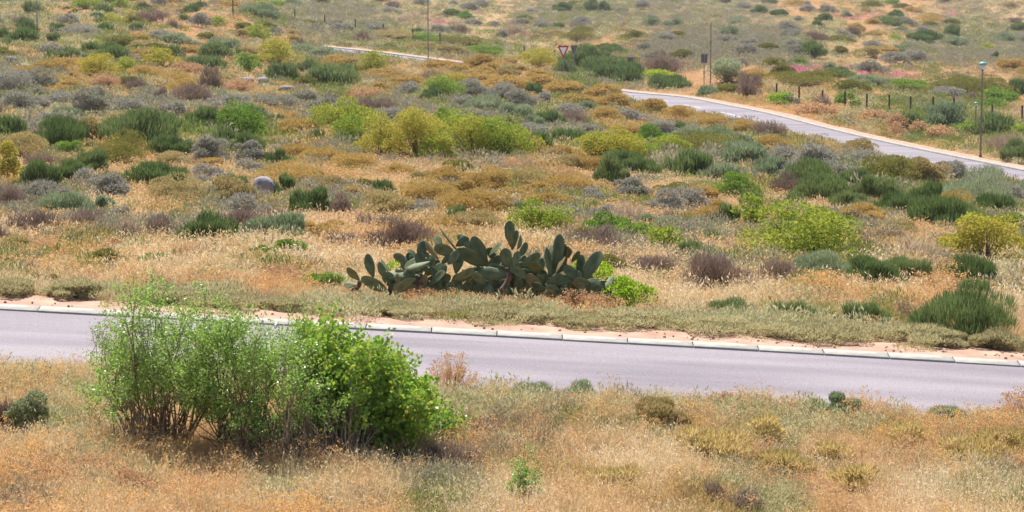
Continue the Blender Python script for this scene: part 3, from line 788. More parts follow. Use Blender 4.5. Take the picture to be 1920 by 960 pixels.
def tri_sign(u, v, vtop, vtip, w_px, front, label):
    p, s = hit(u, v); m_ = s / FPX; zt = (v - vtop) * m_; zb_ = (v - vtip) * m_; W = w_px * m_
    t = thing('yield_sign', label, 'road sign', tuple(p), None, 0 if front else 0)
    a = Acc(); tube(a, [(0, .04, -.3), (0, .04, zt * .97)], .038, 8); obj('pole', a.mesh('pole', M_STEEL, True), t)
    def tri(acc, W_, top, bot, y0, y1, r=.06):
        pts = [(-W_ / 2, top - r), (-W_ / 2 + r, top), (W_ / 2 - r, top), (W_ / 2, top - r), (r * .6, bot + r * .4), (0, bot), (-r * .6, bot + r * .4)]
        V = [(x, y0, z) for x, z in pts] + [(x, y1, z) for x, z in pts]; k = len(pts)
        acc.add(V, [list(range(k))], .5); acc.add(V, [list(range(k, 2 * k))[::-1]], .5)
        acc.add(V, [[i, (i + 1) % k, k + (i + 1) % k, k + i] for i in range(k)], .5)
    if front:
        a = Acc(); tri(a, W, zt, zb_, -.03, -.018); obj('sign_plate', a.mesh('sign_plate', M_RED), t)
        hgt = zt - zb_
        a = Acc(); tri(a, W * .62, zt - hgt * .13, zb_ + hgt * .25, -.036, -.031, .02); obj('white_centre', a.mesh('white_centre', M_WHITE), t)
        for q, wq in ((.2, .2), (.5, .14)): a = Acc(); box(a, (0, .015, zt - q), wq, .05, .05); obj('bracket', a.mesh('bracket', M_STEEL), t)
    else:
        a = Acc(); tri(a, W, zt, zb_, .085, .097); obj('sign_plate', a.mesh('sign_plate', M_BACK), t)
        for q, wq in ((.18, .7), (.5, .3)): a = Acc(); box(a, (0, .08, zt - q), W * wq, .012, .05); obj('stiffener', a.mesh('stiffener', M_STEEL), t)
        t.rotation_euler = (0, 0, .6)
    return t

def street_furniture():
    lamp_post(1838, 299, 118, 'brown lamp post with a teal-capped lantern beside the upper road')
    lamp_post(1829, 237, 192, 'short lamp post with a white lantern standing in the grass beyond the road', rad=.05, name='short_lamp_post', mat=M_STEEL)
    lamp_post(803, 118, -8, 'tall plain brown pole at the pale kerb of the curving upper road', head=True)
    lamp_post(1332, 164, 45, 'thin bare pole standing next to the rectangular sign back', head=False)
    lamp_post(70, 62, -60, 'tall grey pole on the tan upper hillside', head=True, mat=M_STEEL)
    tri_sign(1056, 151, 86, 109, 21, True, 'yield sign showing its red-bordered white triangle face')
    tri_sign(1077, 145, 85.5, 105, 17, False, 'yield sign seen from its grey back on a steel pole')
    p, s = hit(1320, 165); m_ = s / FPX
    t = thing('road_sign', 'rectangular road sign seen from its dark grey back beside the bare pole', 'road sign', tuple(p))
    a = Acc(); tube(a, [(0, 0, -.3), (0, 0, 64 * m_)], .04, 8); obj('pole', a.mesh('pole', M_STEEL, True), t)
    for sx in (-1, 1):
        a = Acc(); box(a, (sx * .15, .06, 55 * m_), .27, .02, .88); obj('sign_plate', a.mesh('sign_plate', M_BACK), t)
    for q in (47.5, 62.5): a = Acc(); box(a, (0, .047, q * m_), .5, .012, .06); obj('stiffener', a.mesh('stiffener', M_STEEL), t)

def fence(name, label, posts, brace=None, bases=None):
    P = [hit(u, v)[0] for u, v, h in posts]
    t = thing(name, label, 'fence', tuple(P[0])); o0 = P[0]
    tops = []
    for (u, v, h), p in zip(posts, P):
        s = (p - CAM) @ FWD; H = h * s / FPX
        a = Acc(); r = .08 if (u, v) == brace else .07; H = H * 1.1 + .12
        tube(a, [(0, 0, -.3), (0, 0, H)], r, 6)
        o = obj('post', a.mesh('post', M_POST), t, tuple(p - o0)); tops.append((p - o0, H))
        if (u, v) == brace:
            for dx, dy in ((-1.25, .15), (1.35, -.2), (.75, -1.5)):
                a = Acc(); tube(a, [(dx, dy, -.1), (0, 0, H * .62)], .055, 6); obj('brace', a.mesh('brace', M_POST), t, tuple(p - o0))
    for fz in (.2, .42, .66, .9):
        a = Acc(); tube(a, [q + np.array([0, 0, H * fz]) for q, H in tops], .004, 3); obj('wire', a.mesh('wire', M_STEEL), t)

def fences():
    fence('post_fence', 'wire fence of dark posts climbing the scrub hillside', [(258,-6,22),(318,4,22),(377,13,21),(437,32,26),(497,34,21),(553,43,21),(609,53,22),(666,62,22),(719,69,21),(774,80,21),(825,87,22),(880,92,18),(931,97,16),(983,105,16),(1040,110,13),(1131,119,14)])
    fence('braced_fence', 'wire fence of dark posts with a braced strainer post behind the upper road',
          [(1400,170,16),(1456,178,17),(1498,194,26),(1542,196,22),(1584,204,27),(1625,211,29),(1667,210,27),(1707,213,27),(1749,218,31),(1788,217,28),(1860,224,22),(1916,232,29),(1975,240,29)], brace=(1788, 217))

# rocks
def rock_mesh(seed, mat):
    r = np.random.default_rng(seed); a = Acc(); nu, nv = 14, 9; V = []
    for i in range(nv + 1):
        ph = math.pi * i / nv
        for j in range(nu):
            th = TAU * j / nu
            d = np.array([math.sin(ph) * math.cos(th), math.sin(ph) * math.sin(th), math.cos(ph)])
            q = np.sign(d) * np.abs(d) ** .72
            k = 1 + .16 * (fbm(np.array([d[0] * 1.6 + 7 * seed]), np.array([d[1] * 1.6 + d[2] * 2.1]), seed)[0] - .5) * 2
            V.append(q * k * .5)
    f = [[i * nu + j, (i + 1) * nu + j, (i + 1) * nu + (j + 1) % nu, i * nu + (j + 1) % nu] for i in range(nv) for j in range(nu)]
    a.add(V, f, .5); return a.mesh('boulder', mat, True)
M_ROCK = noisemat('granite', [(92,86,90), (126,118,122), (146,138,140), (112,98,92)], 2.2, .9, .7, bscale=9)
M_PALEROCK = noisemat('pale_rock', [(122,116,114), (156,150,146)], 2.2, .9, .6, bscale=9)
def rocks():
    for i, (u, v, w, h, lab, pale) in enumerate([
        (493,377,38,32,'grey granite boulder next to the beige cushion shrubs',0),(20,124,20,13,'dark grey rock above a paler rock on the hillside edge',0),
        (42,136,26,12,'pale flat rock below a darker rock on the hillside edge',1),(460,161,28,11,'flat grey rock in the dry grass below the rounded shrub',0),
        (492,160,22,11,'small greenish grey rock beside the flat grey rock',0),(535,172,28,8,'low pale slab of rock below the small greenish rock',1),
        (1720,72,10,7,'small white rock left of the dark shrub on the far slope',1),(1748,80,9,7,'small white rock right of the dark shrub on the far slope',1),
        (462,388,16,6,'small pale stone lying in front of the granite boulder',1)]):
        p, s = hit(u, v); W = w * s / FPX; H = h * s / FPX
        DONE.append((p[0], p[1] - W * .3, W * 2.4, u, v, w))
        o = obj('boulder' if w > 15 else 'stone', rock_mesh(i + 3, M_PALEROCK if pale else M_ROCK))
        o.location = (p[0], p[1] + W * .4, p[2] + H * .6); o.scale = (W * 1.12, W, H * 1.55); o.rotation_euler = (0, 0, i * 1.3); tag(o, lab, 'rock')

# small flat-topped tree near the signs
def small_tree():
    p, s = hit(1182, 127); m_ = s / FPX
    t = thing('small_tree', 'tiny flat-topped tree on a thin dark trunk near the purple thicket', 'tree', tuple(p))
    a = Acc(); tube(a, [(0, 0, -.1), (.03, 0, 8 * m_), (0, 0, 15 * m_)], [.09, .07, .04], 7)
    for k in range(6): tube(a, [(0, 0, 9 * m_), (math.cos(k) * .3, math.sin(k) * .3, 14 * m_)], [.04, .015], 5)
    obj('trunk', a.mesh('trunk', M_BARK, True), t)
    a = Acc()
    for (cx, cz, W, H, k) in ((0, 12, 16, 4.5, 700), (1, 19, 19, 6, 900)):
        q = rnd3(k) * rng.uniform(.5, 1, (k, 1)) * np.array([W / 2, W / 2, H / 2]) * m_ + np.array([cx, 0, cz]) * m_
        kites(a, q, rnd3(k), .16, .09, rng.random(k))
    obj('crown', a.mesh('crown', MAT['G'], False), t)

# ------------------------------------------------------------------ prickly pear
def cactus():
    m, nt, out = newmat('cactus_skin'); N = nt.nodes.new; L = nt.links.new
    tc = N('ShaderNodeTexCoord'); oi = N('ShaderNodeObjectInfo')
    nz = N('ShaderNodeTexNoise'); nz.inputs['Scale'].default_value = 2.2; nz.inputs['Detail'].default_value = 6; L(tc.outputs['Object'], nz.inputs['Vector'])
    r = ramp(nt, [(66,78,52), (92,104,72), (116,124,88), (138,132,92)], [.25, .48, .66, .85])
    ad = N('ShaderNodeMath'); ad.operation = 'MULTIPLY_ADD'; ad.inputs[1].default_value = .22; L(oi.outputs['Random'], ad.inputs[0]); L(nz.outputs['Fac'], ad.inputs[2])
    sb = N('ShaderNodeMath'); sb.operation = 'SUBTRACT'; sb.inputs[1].default_value = .1; L(ad.outputs[0], sb.inputs[0]); L(sb.outputs[0], r.inputs[0])
    vo = N('ShaderNodeTexVoronoi'); vo.inputs['Scale'].default_value = 7.5; L(tc.outputs['Object'], vo.inputs['Vector'])
    dr = ramp(nt, [(196,186,150), (0,0,0)], [.03, .07]); L(vo.outputs['Distance'], dr.inputs[0])
    mx = N('ShaderNodeMixRGB'); mx.blend_type = 'ADD'; mx.inputs[0].default_value = .18; L(r.outputs[0], mx.inputs[1]); L(dr.outputs[0], mx.inputs[2])
    p = N('ShaderNodeBsdfPrincipled'); p.inputs['Roughness'].default_value = .62; p.inputs['Specular IOR Level'].default_value = .22
    L(mx.outputs[0], p.inputs['Base Color']); L(p.outputs[0], out.inputs[0])
    M_OLD = noisemat('old_cactus_skin', [(98,82,58), (134,118,74), (120,112,74), (152,138,100)], 2.5, .8, .3)
    M_TRUNK = noisemat('corky_trunk', [(64,50,42), (98,80,66), (122,104,90)], 6, .9, .6)
    def pad_mesh(seed):
        rr = np.random.default_rng(seed); a = Acc(); nu, nv = 18, 10; V = []
        bend = rr.uniform(-.1, .1); skew = rr.uniform(-.08, .08); wav = rr.uniform(0, TAU)
        for i in range(nv + 1):
            t = i / nv; z = (1 - math.cos(math.pi * t)) / 2
            wprof = .5 * math.sqrt(max(0, 1 - ((z - .58) / .42) ** 2)) if z > .58 else .5 * (.14 + .86 * math.sin(math.pi / 2 * z / .58) ** .9)
            wprof = max(wprof, .01)
            for j in range(nu):
                th = TAU * j / nu; cx, cy = math.cos(th), math.sin(th)
                x = wprof * cx * (1 + .05 * math.sin(3 * z * math.pi + wav)); y = .055 * (math.sin(math.pi * min(1, z * .9 + .1)) ** .5) * np.sign(cy) * abs(cy) ** .8 * (1 - .55 * abs(cx) ** 3)
                V.append((x + skew * math.sin(math.pi * z), y + bend * (z * z) + .05 * math.sin(4 * x + wav), z))
        f = [[i * nu + j, i * nu + (j + 1) % nu, (i + 1) * nu + (j + 1) % nu, (i + 1) * nu + j] for i in range(nv) for j in range(nu)]
        a.add(V, f, .5); a.add(V[-nu:], [list(range(nu))], .5)
        return a
    PM = [pad_mesh(i).mesh('pad', m, True) for i in range(6)]
    PO = [pad_mesh(i + 10).mesh('old_pad', M_OLD, True) for i in range(3)]
    A = """165 605 60 490 75|130 650 25 660 40|290 575 230 375 75|415 700 185 590 110|400 590 340 445 60 .15|415 530 355 425 35 .3|450 610 445 700 60|610 450 478 370 75 .25
690 560 410 560 100|670 590 480 700 90 -.15|770 400 570 480 80|800 440 600 500 70 -.1|790 490 660 490 60 -.1|700 390 750 260 100 .2|870 420 765 250 55 -.1 o|900 290 830 215 80 .25
1055 345 870 135 30 0|1020 360 840 310 110|1030 290 1145 245 90 .1|1180 330 1050 195 80 .3|1310 460 1185 220 130 .1|1310 470 1060 340 130|960 460 1050 350 80 -.2|900 450 1000 390 70 -.1
1040 450 1110 410 50 -.1|1010 600 1190 510 90 -.15|1290 640 1190 535 80 -.15|1250 520 1215 440 60 -.1|1340 620 1310 760 90 -.2|760 650 590 680 70 0 o|1320 330 1370 310 60 .3|860 560 930 470 110 .1|1120 640 1010 720 90 -.1
930 640 850 560 90 .05|1180 700 1120 600 100 0|640 640 740 560 80 .1|520 640 580 600 60 .1"""
    B = """265 270 265 75 100|272 300 275 180 45 -.1|290 330 330 160 60 .15|340 320 380 210 50 .2|80 380 190 260 40 .05|150 430 70 320 70 .3|240 490 230 320 110 -.05|300 490 345 350 75 -.1
350 390 430 270 70 .1|360 490 535 370 100 .05|490 530 490 425 130 -.05|255 550 5 530 125 -.15|430 590 280 490 90 -.1|640 570 590 320 80|675 510 722 200 85 .02|640 400 628 285 30 .2
790 400 765 285 115 .2|680 540 755 390 40 -.1 o|760 480 775 280 35 .05 o|830 440 880 345 60 .25|890 600 760 480 100|920 590 1075 345 120|600 640 740 560 80 -.15|450 570 590 600 50 -.05
600 690 470 650 80 -.15|700 770 600 690 70 -.2|720 690 590 650 60 -.1|840 670 835 600 40 -.1|1000 690 880 600 110 -.05|1165 710 990 660 90 -.1|940 610 1080 620 70 .1|1130 660 1215 590 50 .1
1170 690 1225 600 40 .15|920 560 870 520 50 .15|100 600 70 740 75 -.25|1180 830 1120 760 60 -.1|1210 790 1150 730 50 0|590 580 560 500 60 .2|840 750 830 700 35 -.2 o|400 640 330 590 80 0
700 640 780 590 70 .1|780 740 850 690 70 0|480 760 420 690 80 0|330 640 270 560 70 .1|560 760 640 690 70 .05|930 740 880 680 80 0|1060 760 1000 700 60 0"""
    S0 = 40.2
    base_p, s_ = hit(905, 572)
    S0 = s_ + .5
    root = np.array([float(pix(905, 572, S0)[0]), 0, 0]); root[1] = pix(905, 572, S0)[1]; root[2] = float(ground(root[0], root[1]))
    t = thing('prickly_pear', 'sprawling prickly pear cactus with big grey-green pads behind the lower kerb', 'cactus', tuple(root))
    def put_pad(u0, v0, u1, v1, wpx, dz, old):
        mp = S0 / FPX
        b = pix(u0, v0, S0 + dz); e = pix(u1, v1, S0 + dz)
        ax = e - b; La = np.linalg.norm(ax)
        Lr = max(La, .3)
        if La < Lr:                                    # pad leans towards or away from the viewer
            ax = ax + np.array([0, 1, 0]) * math.sqrt(Lr * Lr - La * La) * (1 if rng.random() < .5 else -1)
        ax = ax / np.linalg.norm(ax)
        wa = wpx * mp; wr = max(wa * 1.02, Lr * rng.uniform(.4, .5))
        ct = np.clip(wa / wr, .12, 1.0); tilt = math.acos(ct) * (1 if rng.random() < .5 else -1)
        view = np.array([0, -1.0, .05]); nrm = view - ax * (view @ ax); nrm /= np.linalg.norm(nrm); sde = np.cross(ax, nrm)
        if tilt == 0: tilt = .1
        # upward facing side of a tilted pad is what the light catches
        n2 = nrm * math.cos(tilt) + sde * math.sin(tilt)
        if n2[2] < 0 and abs(ct) < .9: n2 = nrm * math.cos(tilt) - sde * math.sin(tilt)
        x_ = np.cross(n2, ax); x_ /= np.linalg.norm(x_); y_ = np.cross(ax, x_)
        M = Matrix(((x_[0] * wr, y_[0] * Lr * .75, ax[0] * Lr * 1.04, b[0] - root[0]), (x_[1] * wr, y_[1] * Lr * .75, ax[1] * Lr * 1.04, b[1] - root[1]),
                    (x_[2] * wr, y_[2] * Lr * .75, ax[2] * Lr * 1.04, b[2] - root[2]), (0, 0, 0, 1)))
        o = obj('old_pad' if old else 'pad', (PO if old else PM)[int(rng.integers(0, 3 if old else 6))], t)
        o.matrix_local = M
    bases_ = []
    for txt, ox in ((A, 640), (B, 900)):
        for q in txt.replace('\n', '|').split('|'):
            q = q.split(); old = q[-1] == 'o'
            if old: q = q[:-1]
            v_ = [float(z) for z in q]; dz = v_[5] if len(v_) > 5 else 0
            put_pad(ox + v_[0] / 4.8, 400 + v_[1] / 4.8, ox + v_[2] / 4.8, 400 + v_[3] / 4.8, v_[4] / 4.8, dz * 1.3 + rng.normal(0, .05), old)
            bases_.append((ox + v_[0] / 4.8, 400 + v_[1] / 4.8, dz))
    for k in range(190):                                # inner and rear pads that carry the outer ones
        u0 = rng.uniform(740, 1120); top = np.interp(u0, [660, 780, 900, 960, 1080, 1140], [525, 490, 478, 490, 500, 520])
        v0 = rng.uniform(top + 14, 580) if k % 2 else rng.uniform(545, 585); an = rng.normal(0, .9); l = rng.uniform(30, 48)
        put_pad(u0, v0, u0 + math.sin(an) * l, v0 - math.cos(an) * l, rng.uniform(12, 26), rng.uniform(-.1, .75), k % 4 == 0)
    def stem(pts, rad):
        a = Acc(); tube(a, pts, rad, 7); obj('stem', a.mesh('stem', M_TRUNK, True), t)
    for (u0, v0, dz) in bases_:                        # short woody stems to the ground
        if v0 > 500 and rng.random() < .55:
            p1 = pix(u0, v0, S0 + dz * 1.3 + .12); p0 = p1.copy(); p0[0] += rng.normal(0, .12); p0[1] += rng.normal(.1, .1); p0[2] = float(ground(p0[0], p0[1])) - .05
            md = (p0 + p1) / 2 + rng.normal(0, .05, 3)
            stem([p0 - root, md - root, p1 - root], [.06, .05, .035])
    stem([pix(900 + x / 4.8, 400 + y / 4.8, S0 - .35) - root for x, y in ((180, 800), (170, 720), (225, 650), (262, 590), (265, 530))], [.06, .055, .05, .05, .04])

# ------------------------------------------------------------------ the big foreground shrubs
def in_poly(u, v, poly):
    c = np.zeros(len(u), bool); k = len(poly)
    for i in range(k):
        x1, y1 = poly[i]; x2, y2 = poly[(i + 1) % k]
        m = ((y1 > v) != (y2 > v)); c ^= m & (u < (x2 - x1) * (v - y1) / (y2 - y1 + 1e-9) + x1)
    return c
def sample_poly(poly, k):
    P = np.array(poly); lo = P.min(0); hi = P.max(0); U = np.empty(0); V = np.empty(0)
    while len(U) < k:
        u = rng.uniform(lo[0], hi[0], 4 * k); v = rng.uniform(lo[1], hi[1], 4 * k); m = in_poly(u, v, poly); U = np.concatenate([U, u[m]]); V = np.concatenate([V, v[m]])
    return U[:k], V[:k]
def polyshrub(name, label, poly, roots, ntip, depth, leafL, leafW, twigs, leaves, mats, density=None, cat='shrub', s0=None, twlen=(.12, .32), stem_r=.014, cluster=.05, spread=90, fmin=.45):
    rp = [hit(u, v) for u, v in roots]
    s_mid = s0 or float(np.mean([r[1] for r in rp])) + .3
    root = rp[0][0]
    t = thing(name, label, cat, tuple(root))
    U, V = sample_poly(poly, ntip)
    if density is not None:
        keep = rng.random(ntip) < density(U, V); U, V = U[keep], V[keep]
    st = Acc(); tw0 = []; tw1 = []; lp = []; ld = []
    for u, v in zip(U, V):
        tip = pix(u, v, s_mid + rng.uniform(-depth, depth))
        r = min(rp, key=lambda q: abs(project(q[0])[0] - u) + rng.uniform(0, spread))[0]
        b = r + np.array([rng.normal(0, .1), rng.normal(.2, .15), 0]); b[2] = float(ground(b[0], b[1])) - .03
        if tip[2] < b[2] + .12: tip[2] = b[2] + .12
        dl = tip - b; h = np.linalg.norm(dl)
        q1 = b + dl * .35 + np.array([-dl[0] * .05, -dl[1] * .1, .06 * h]) + rng.normal(0, .07 * h, 3)
        q2 = b + dl * .7 + np.array([dl[0] * .02, -dl[1] * .05, .05 * h]) + rng.normal(0, .08 * h, 3)
        R = stem_r * (.5 + .5 * h / 2.0)
        pts = [b, q1, q2, tip]; tube(st, pts, [R, R * .75, R * .45, R * .18], 5, rng.random(), cap=False)
        for k in range(rng.integers(*twigs)):
            f = rng.uniform(fmin, 1.0); a0, a1 = (q1, q2) if f < .68 else (q2, tip); g = (f - .35) / .33 if f < .68 else (f - .68) / .32
            p = a0 + (a1 - a0) * np.clip(g, 0, 1); d = unit(unit(tip - q2) * .5 + rnd3(1)[0] * .9 + np.array([0, 0, .25])); L_ = rng.uniform(*twlen)
            e = p + d * L_; tw0.append(p); tw1.append(e)
            m_ = rng.integers(*leaves); ff = rng.uniform(.25, 1.05, m_)
            lp.append(p + (e - p) * ff[:, None] + rng.normal(0, cluster * .5, (m_, 3))); ld.append(d * .5 + rnd3(m_) * .9 + np.array([0, 0, .2]))
    sticks(st, np.array(tw0), np.array(tw1), stem_r * .22, stem_r * .09, rng.random(len(tw0)))
    le = Acc(); lp = np.concatenate(lp); ld = np.concatenate(ld); k = len(lp)
    kites(le, lp, ld, leafL * rng.uniform(.6, 1.25, k), leafW * rng.uniform(.7, 1.2, k), rng.random(k), .5)
    le.v = [q - root for q in le.v]; st.v = [q - root for q in st.v]
    obj('stems', st.mesh('stems', mats[1], True), t); obj('foliage', le.mesh('foliage', mats[0]), t)
    return t, root, s_mid

def big_shrubs():
    mA = leafmat('small_bright_leaves', [(112,148,62), (134,168,74), (156,184,92), (184,200,126)], .5, gloss=.04, rough=.4)
    mB = leafmat('round_glossy_leaves', [(76,120,36), (100,146,44), (128,168,52), (158,182,66), (186,176,80)], .42, gloss=.03, rough=.4)
    bark = noisemat('thorny_shrub_bark', [(96,78,62), (132,112,92), (168,152,134)], 10, .9, .3)
    polyA = [(190,645),(215,590),(240,530),(262,512),(300,492),(335,525),(365,502),(390,530),(430,560),(470,552),(500,572),(550,590),(600,640),(620,700),(625,770),(575,815),(500,818),(440,800),(400,775),(340,750),(300,728),(255,745),(215,775),(150,742),(200,700)]
    polyshrub('thorny_shrub', 'open light green thorny shrub with many thin stems in front of the lower road', polyA,
              [(262,848),(295,842),(318,840),(430,856),(480,870),(540,885),(590,886)], 300, .85, .036, .021, (6, 10), (20, 34), (mA, bark),
              density=lambda u, v: np.clip(.30 + (v - 545) / 170, .28, 1) * np.where((u < 300) & (v < 650), .7, 1), cat='shrub', cluster=.06, twlen=(.1, .34), stem_r=.013, spread=200, fmin=.72)
    # bare lower stems in the shade of the crown
    p, s = hit(530, 886); t = thing('dead_undergrowth', 'dark tangle of bare twigs beneath the open thorny shrub', 'twigs', tuple(p + np.array([0, .25, 0])))
    for k in range(90):
        q = np.array([rng.uniform(-.75, .75), rng.uniform(-.15, .55), 0]); d = unit(rng.normal(size=3) * np.array([1, .6, .5]) + np.array([0, 0, .35])); pts = [q + np.array([0, 0, rng.uniform(0, .25)])]
        for j in range(3): d = unit(d + rng.normal(0, .35, 3)); pts.append(pts[-1] + d * rng.uniform(.08, .2))
        pts = np.array(pts); pts[:, 2] = np.maximum(pts[:, 2], .01); a = Acc(); tube(a, pts, [.008, .007, .005, .003], 4); obj('twig', a.mesh('twig', M_BARK, True), t)
    polyB = [(560,600),(620,600),(700,638),(735,640),(770,690),(800,690),(813,745),(800,800),(760,830),(700,832),(640,800),(585,760),(560,700)]
    polyshrub('round_leaved_shrub', 'dense bright green round-leaved bush joined to the open thorny shrub', polyB,
              [(650,872),(700,850),(740,845)], 170, .75, .055, .046, (8, 12), (14, 22), (mB, bark), cat='bush', cluster=.07, twlen=(.08, .26))
    polyC = [(775,800),(810,790),(868,785),(862,815),(830,836),(780,836)]
    polyshrub('round_leaved_shoot', 'low leafy side shoot at the foot of the dense green bush', polyC, [(790,842),(820,842)], 34, .35, .042, .034, (7, 11), (8, 14), (mB, bark), cat='bush', cluster=.05)
    polyD = [(990,830),(1005,850),(1018,880),(1015,925),(985,945),(955,930),(958,890),(975,870)]
    polyshrub('green_sapling', 'small upright green sapling in the foreground grass', polyD, [(985,955)], 30, .18, .03, .02, (6, 9), (6, 10), (mA, bark), cat='sapling', cluster=.03, twlen=(.06, .16), stem_r=.008)
    # side branch that leans over the road, and fallen dead branches
    polyE = [(160,618),(205,592),(262,582),(275,640),(235,690),(205,660)]
    polyshrub('thorny_seedling', 'small sparse branching shrub beside the road left of the open thorny shrub', polyE, [(203,698)], 26, .25, .028, .014, (5, 8), (4, 8), (mA, bark), cat='shrub', cluster=.03, stem_r=.01)
    p, s = hit(690, 848); t = thing('dead_branches', 'tangle of bare grey dead branches under the dense green bush', 'branches', tuple(p))
    for k in range(26):
        a = Acc(); q = rng.normal(0, .22, 3); q[2] = abs(q[2]) * .4; pts = [q]
        d = unit(rng.normal(size=3) * np.array([1, 1, .6]) + np.array([0, 0, .3]))
        for j in range(4): d = unit(d + rng.normal(0, .35, 3)); pts.append(pts[-1] + d * rng.uniform(.07, .15))
        pts = np.array(pts); pts[:, 2] = np.maximum(pts[:, 2], .01); tube(a, pts, [.011, .009, .008, .006, .003], 5)
        obj('branch', a.mesh('branch', M_PALEBARK, True), t)

# ------------------------------------------------------------------ ground cover as stuff (points instanced by geometry nodes)
def gn_scatter(name, label, cat, P, rot, scl, idx, hue, meshes):
    vc = bpy.data.collections.new('variants_' + name)
    for i, me in enumerate(meshes):
        vo = bpy.data.objects.new('v%02d_%s' % (i, name), me); vc.objects.link(vo)
    me = bpy.data.meshes.new(name); k = len(P)
    me.vertices.add(k); me.vertices.foreach_set('co', P.astype(np.float32).ravel())
    for nm, ty, fld, arr in (('rot', 'FLOAT_VECTOR', 'vector', rot), ('scl', 'FLOAT_VECTOR', 'vector', scl), ('idx', 'INT', 'value', idx), ('hue', 'FLOAT', 'value', hue)):
        at = me.attributes.new(nm, ty, 'POINT'); at.data.foreach_set(fld, np.asarray(arr).ravel().astype(np.int32 if ty == 'INT' else np.float32))
    for m_ in meshes[0].materials: me.materials.append(m_)
    o = obj(name, me); tag(o, label, cat, None, 'stuff')
    ng = bpy.data.node_groups.new('scatter_' + name, 'GeometryNodeTree')
    ng.interface.new_socket('Geometry', in_out='INPUT', socket_type='NodeSocketGeometry'); ng.interface.new_socket('Geometry', in_out='OUTPUT', socket_type='NodeSocketGeometry')
    N = ng.nodes.new; L = ng.links.new
    gi, go = N('NodeGroupInput'), N('NodeGroupOutput')
    ci = N('GeometryNodeCollectionInfo'); ci.inputs['Collection'].default_value = vc; ci.inputs['Separate Children'].default_value = True; ci.inputs['Reset Children'].default_value = True
    ip = N('GeometryNodeInstanceOnPoints'); ip.inputs['Pick Instance'].default_value = True
    def na(nm, ty):
        q = N('GeometryNodeInputNamedAttribute'); q.data_type = ty; q.inputs['Name'].default_value = nm; return q.outputs['Attribute']
    er = N('FunctionNodeEulerToRotation'); L(na('rot', 'FLOAT_VECTOR'), er.inputs[0])
    L(gi.outputs[0], ip.inputs['Points']); L(ci.outputs[0], ip.inputs['Instance']); L(na('idx', 'INT'), ip.inputs['Instance Index'])
    L(er.outputs[0], ip.inputs['Rotation']); L(na('scl', 'FLOAT_VECTOR'), ip.inputs['Scale']); L(ip.outputs[0], go.inputs[0])
    md = o.modifiers.new('scatter', 'NODES'); md.node_group = ng
    return o

def v_grass(nb, R, H, W, mat, heads=True, lean=.35):
    a = Acc(); p = rng.normal(0, R * .5, (nb, 3)); p[:, 2] = 0
    d = np.stack([p[:, 0] / R * lean * 1.2, p[:, 1] / R * lean * 1.2, np.ones(nb)], 1) + rng.normal(0, lean * .6, (nb, 3)) * np.array([1, 1, .2])
    Ls = H * rng.uniform(.45, 1.15, nb)
    tip = blades(a, p, d, Ls, W * rng.uniform(.7, 1.3, nb), rng.normal(0, .5, (nb, 3)) + np.array([0, 0, -.25]), rng.random(nb))
    if heads:
        k = nb // 2; kites(a, tip[:k] - np.array([0, 0, .02]), rng.normal(0, .5, (k, 3)) + np.array([0, 0, .6]), W * 9, W * 2.6, rng.uniform(.5, 1, k))
    if W < .008:
        k = 2; p = rng.normal(0, R * .4, (k, 3)); p[:, 2] = 0
        blades(a, p, rng.normal(0, .45, (k, 3)) + np.array([0, 0, 1]), H * rng.uniform(1.1, 1.7, k), W * .8, rng.normal(0, .7, (k, 3)), np.full(k, 1.0))
    return a.mesh('tuft', mat)
def v_mat(nl, R, H, L_, W, mat, up=.5):
    a = Acc(); d = rnd3(nl); d[:, 2] = np.abs(d[:, 2]); p = d * rng.uniform(.3, 1, (nl, 1)) ** .5 * np.array([R, R, H])
    kites(a, p, d * .6 + rnd3(nl) * .7 + np.array([0, 0, up]), L_ * rng.uniform(.6, 1.3, nl), W * rng.uniform(.7, 1.3, nl), rng.random(nl))
    return a.mesh('mat', mat)
def v_weed(ns, R, H, W, mat, dot):
    a = Acc(); p = rng.normal(0, R * .35, (ns, 3)); p[:, 2] = 0
    d = np.stack([p[:, 0] / R * .5, p[:, 1] / R * .5, np.ones(ns)], 1) + rng.normal(0, .2, (ns, 3))
    tip = blades(a, p, d, H * rng.uniform(.6, 1.1, ns), W, rng.normal(0, .3, (ns, 3)), rng.random(ns) * .5)
    k = 7; q = np.repeat(tip, k, 0) + rng.normal(0, 1, (ns * k, 3)) * np.array([dot * 2.2, dot * 2.2, dot])
    kites(a, q, rnd3(ns * k), dot * 2, dot * 1.5, rng.uniform(.4, 1, ns * k))
    m_ = ns * 3; j = rng.integers(0, ns, m_); f = rng.uniform(.4, .8, m_)[:, None]
    kites(a, p[j] + (tip[j] - p[j]) * f, rnd3(m_) * .6 + np.array([0, 0, .7]), H * .3, W, rng.random(m_) * .5)
    return a.mesh('weed', mat)
def v_twig(nb, R, H, W, mat):
    a = Acc(); d = rnd3(nb); d[:, 2] = np.abs(d[:, 2]) + .3; d = unit(d); f = rng.uniform(0, .6, nb)[:, None]
    p = d * f * np.array([R, R, H]); kites(a, p, d + rnd3(nb) * .5, H * rng.uniform(.3, .7, nb), W, rng.random(nb), .3)
    return a.mesh('twig', mat)

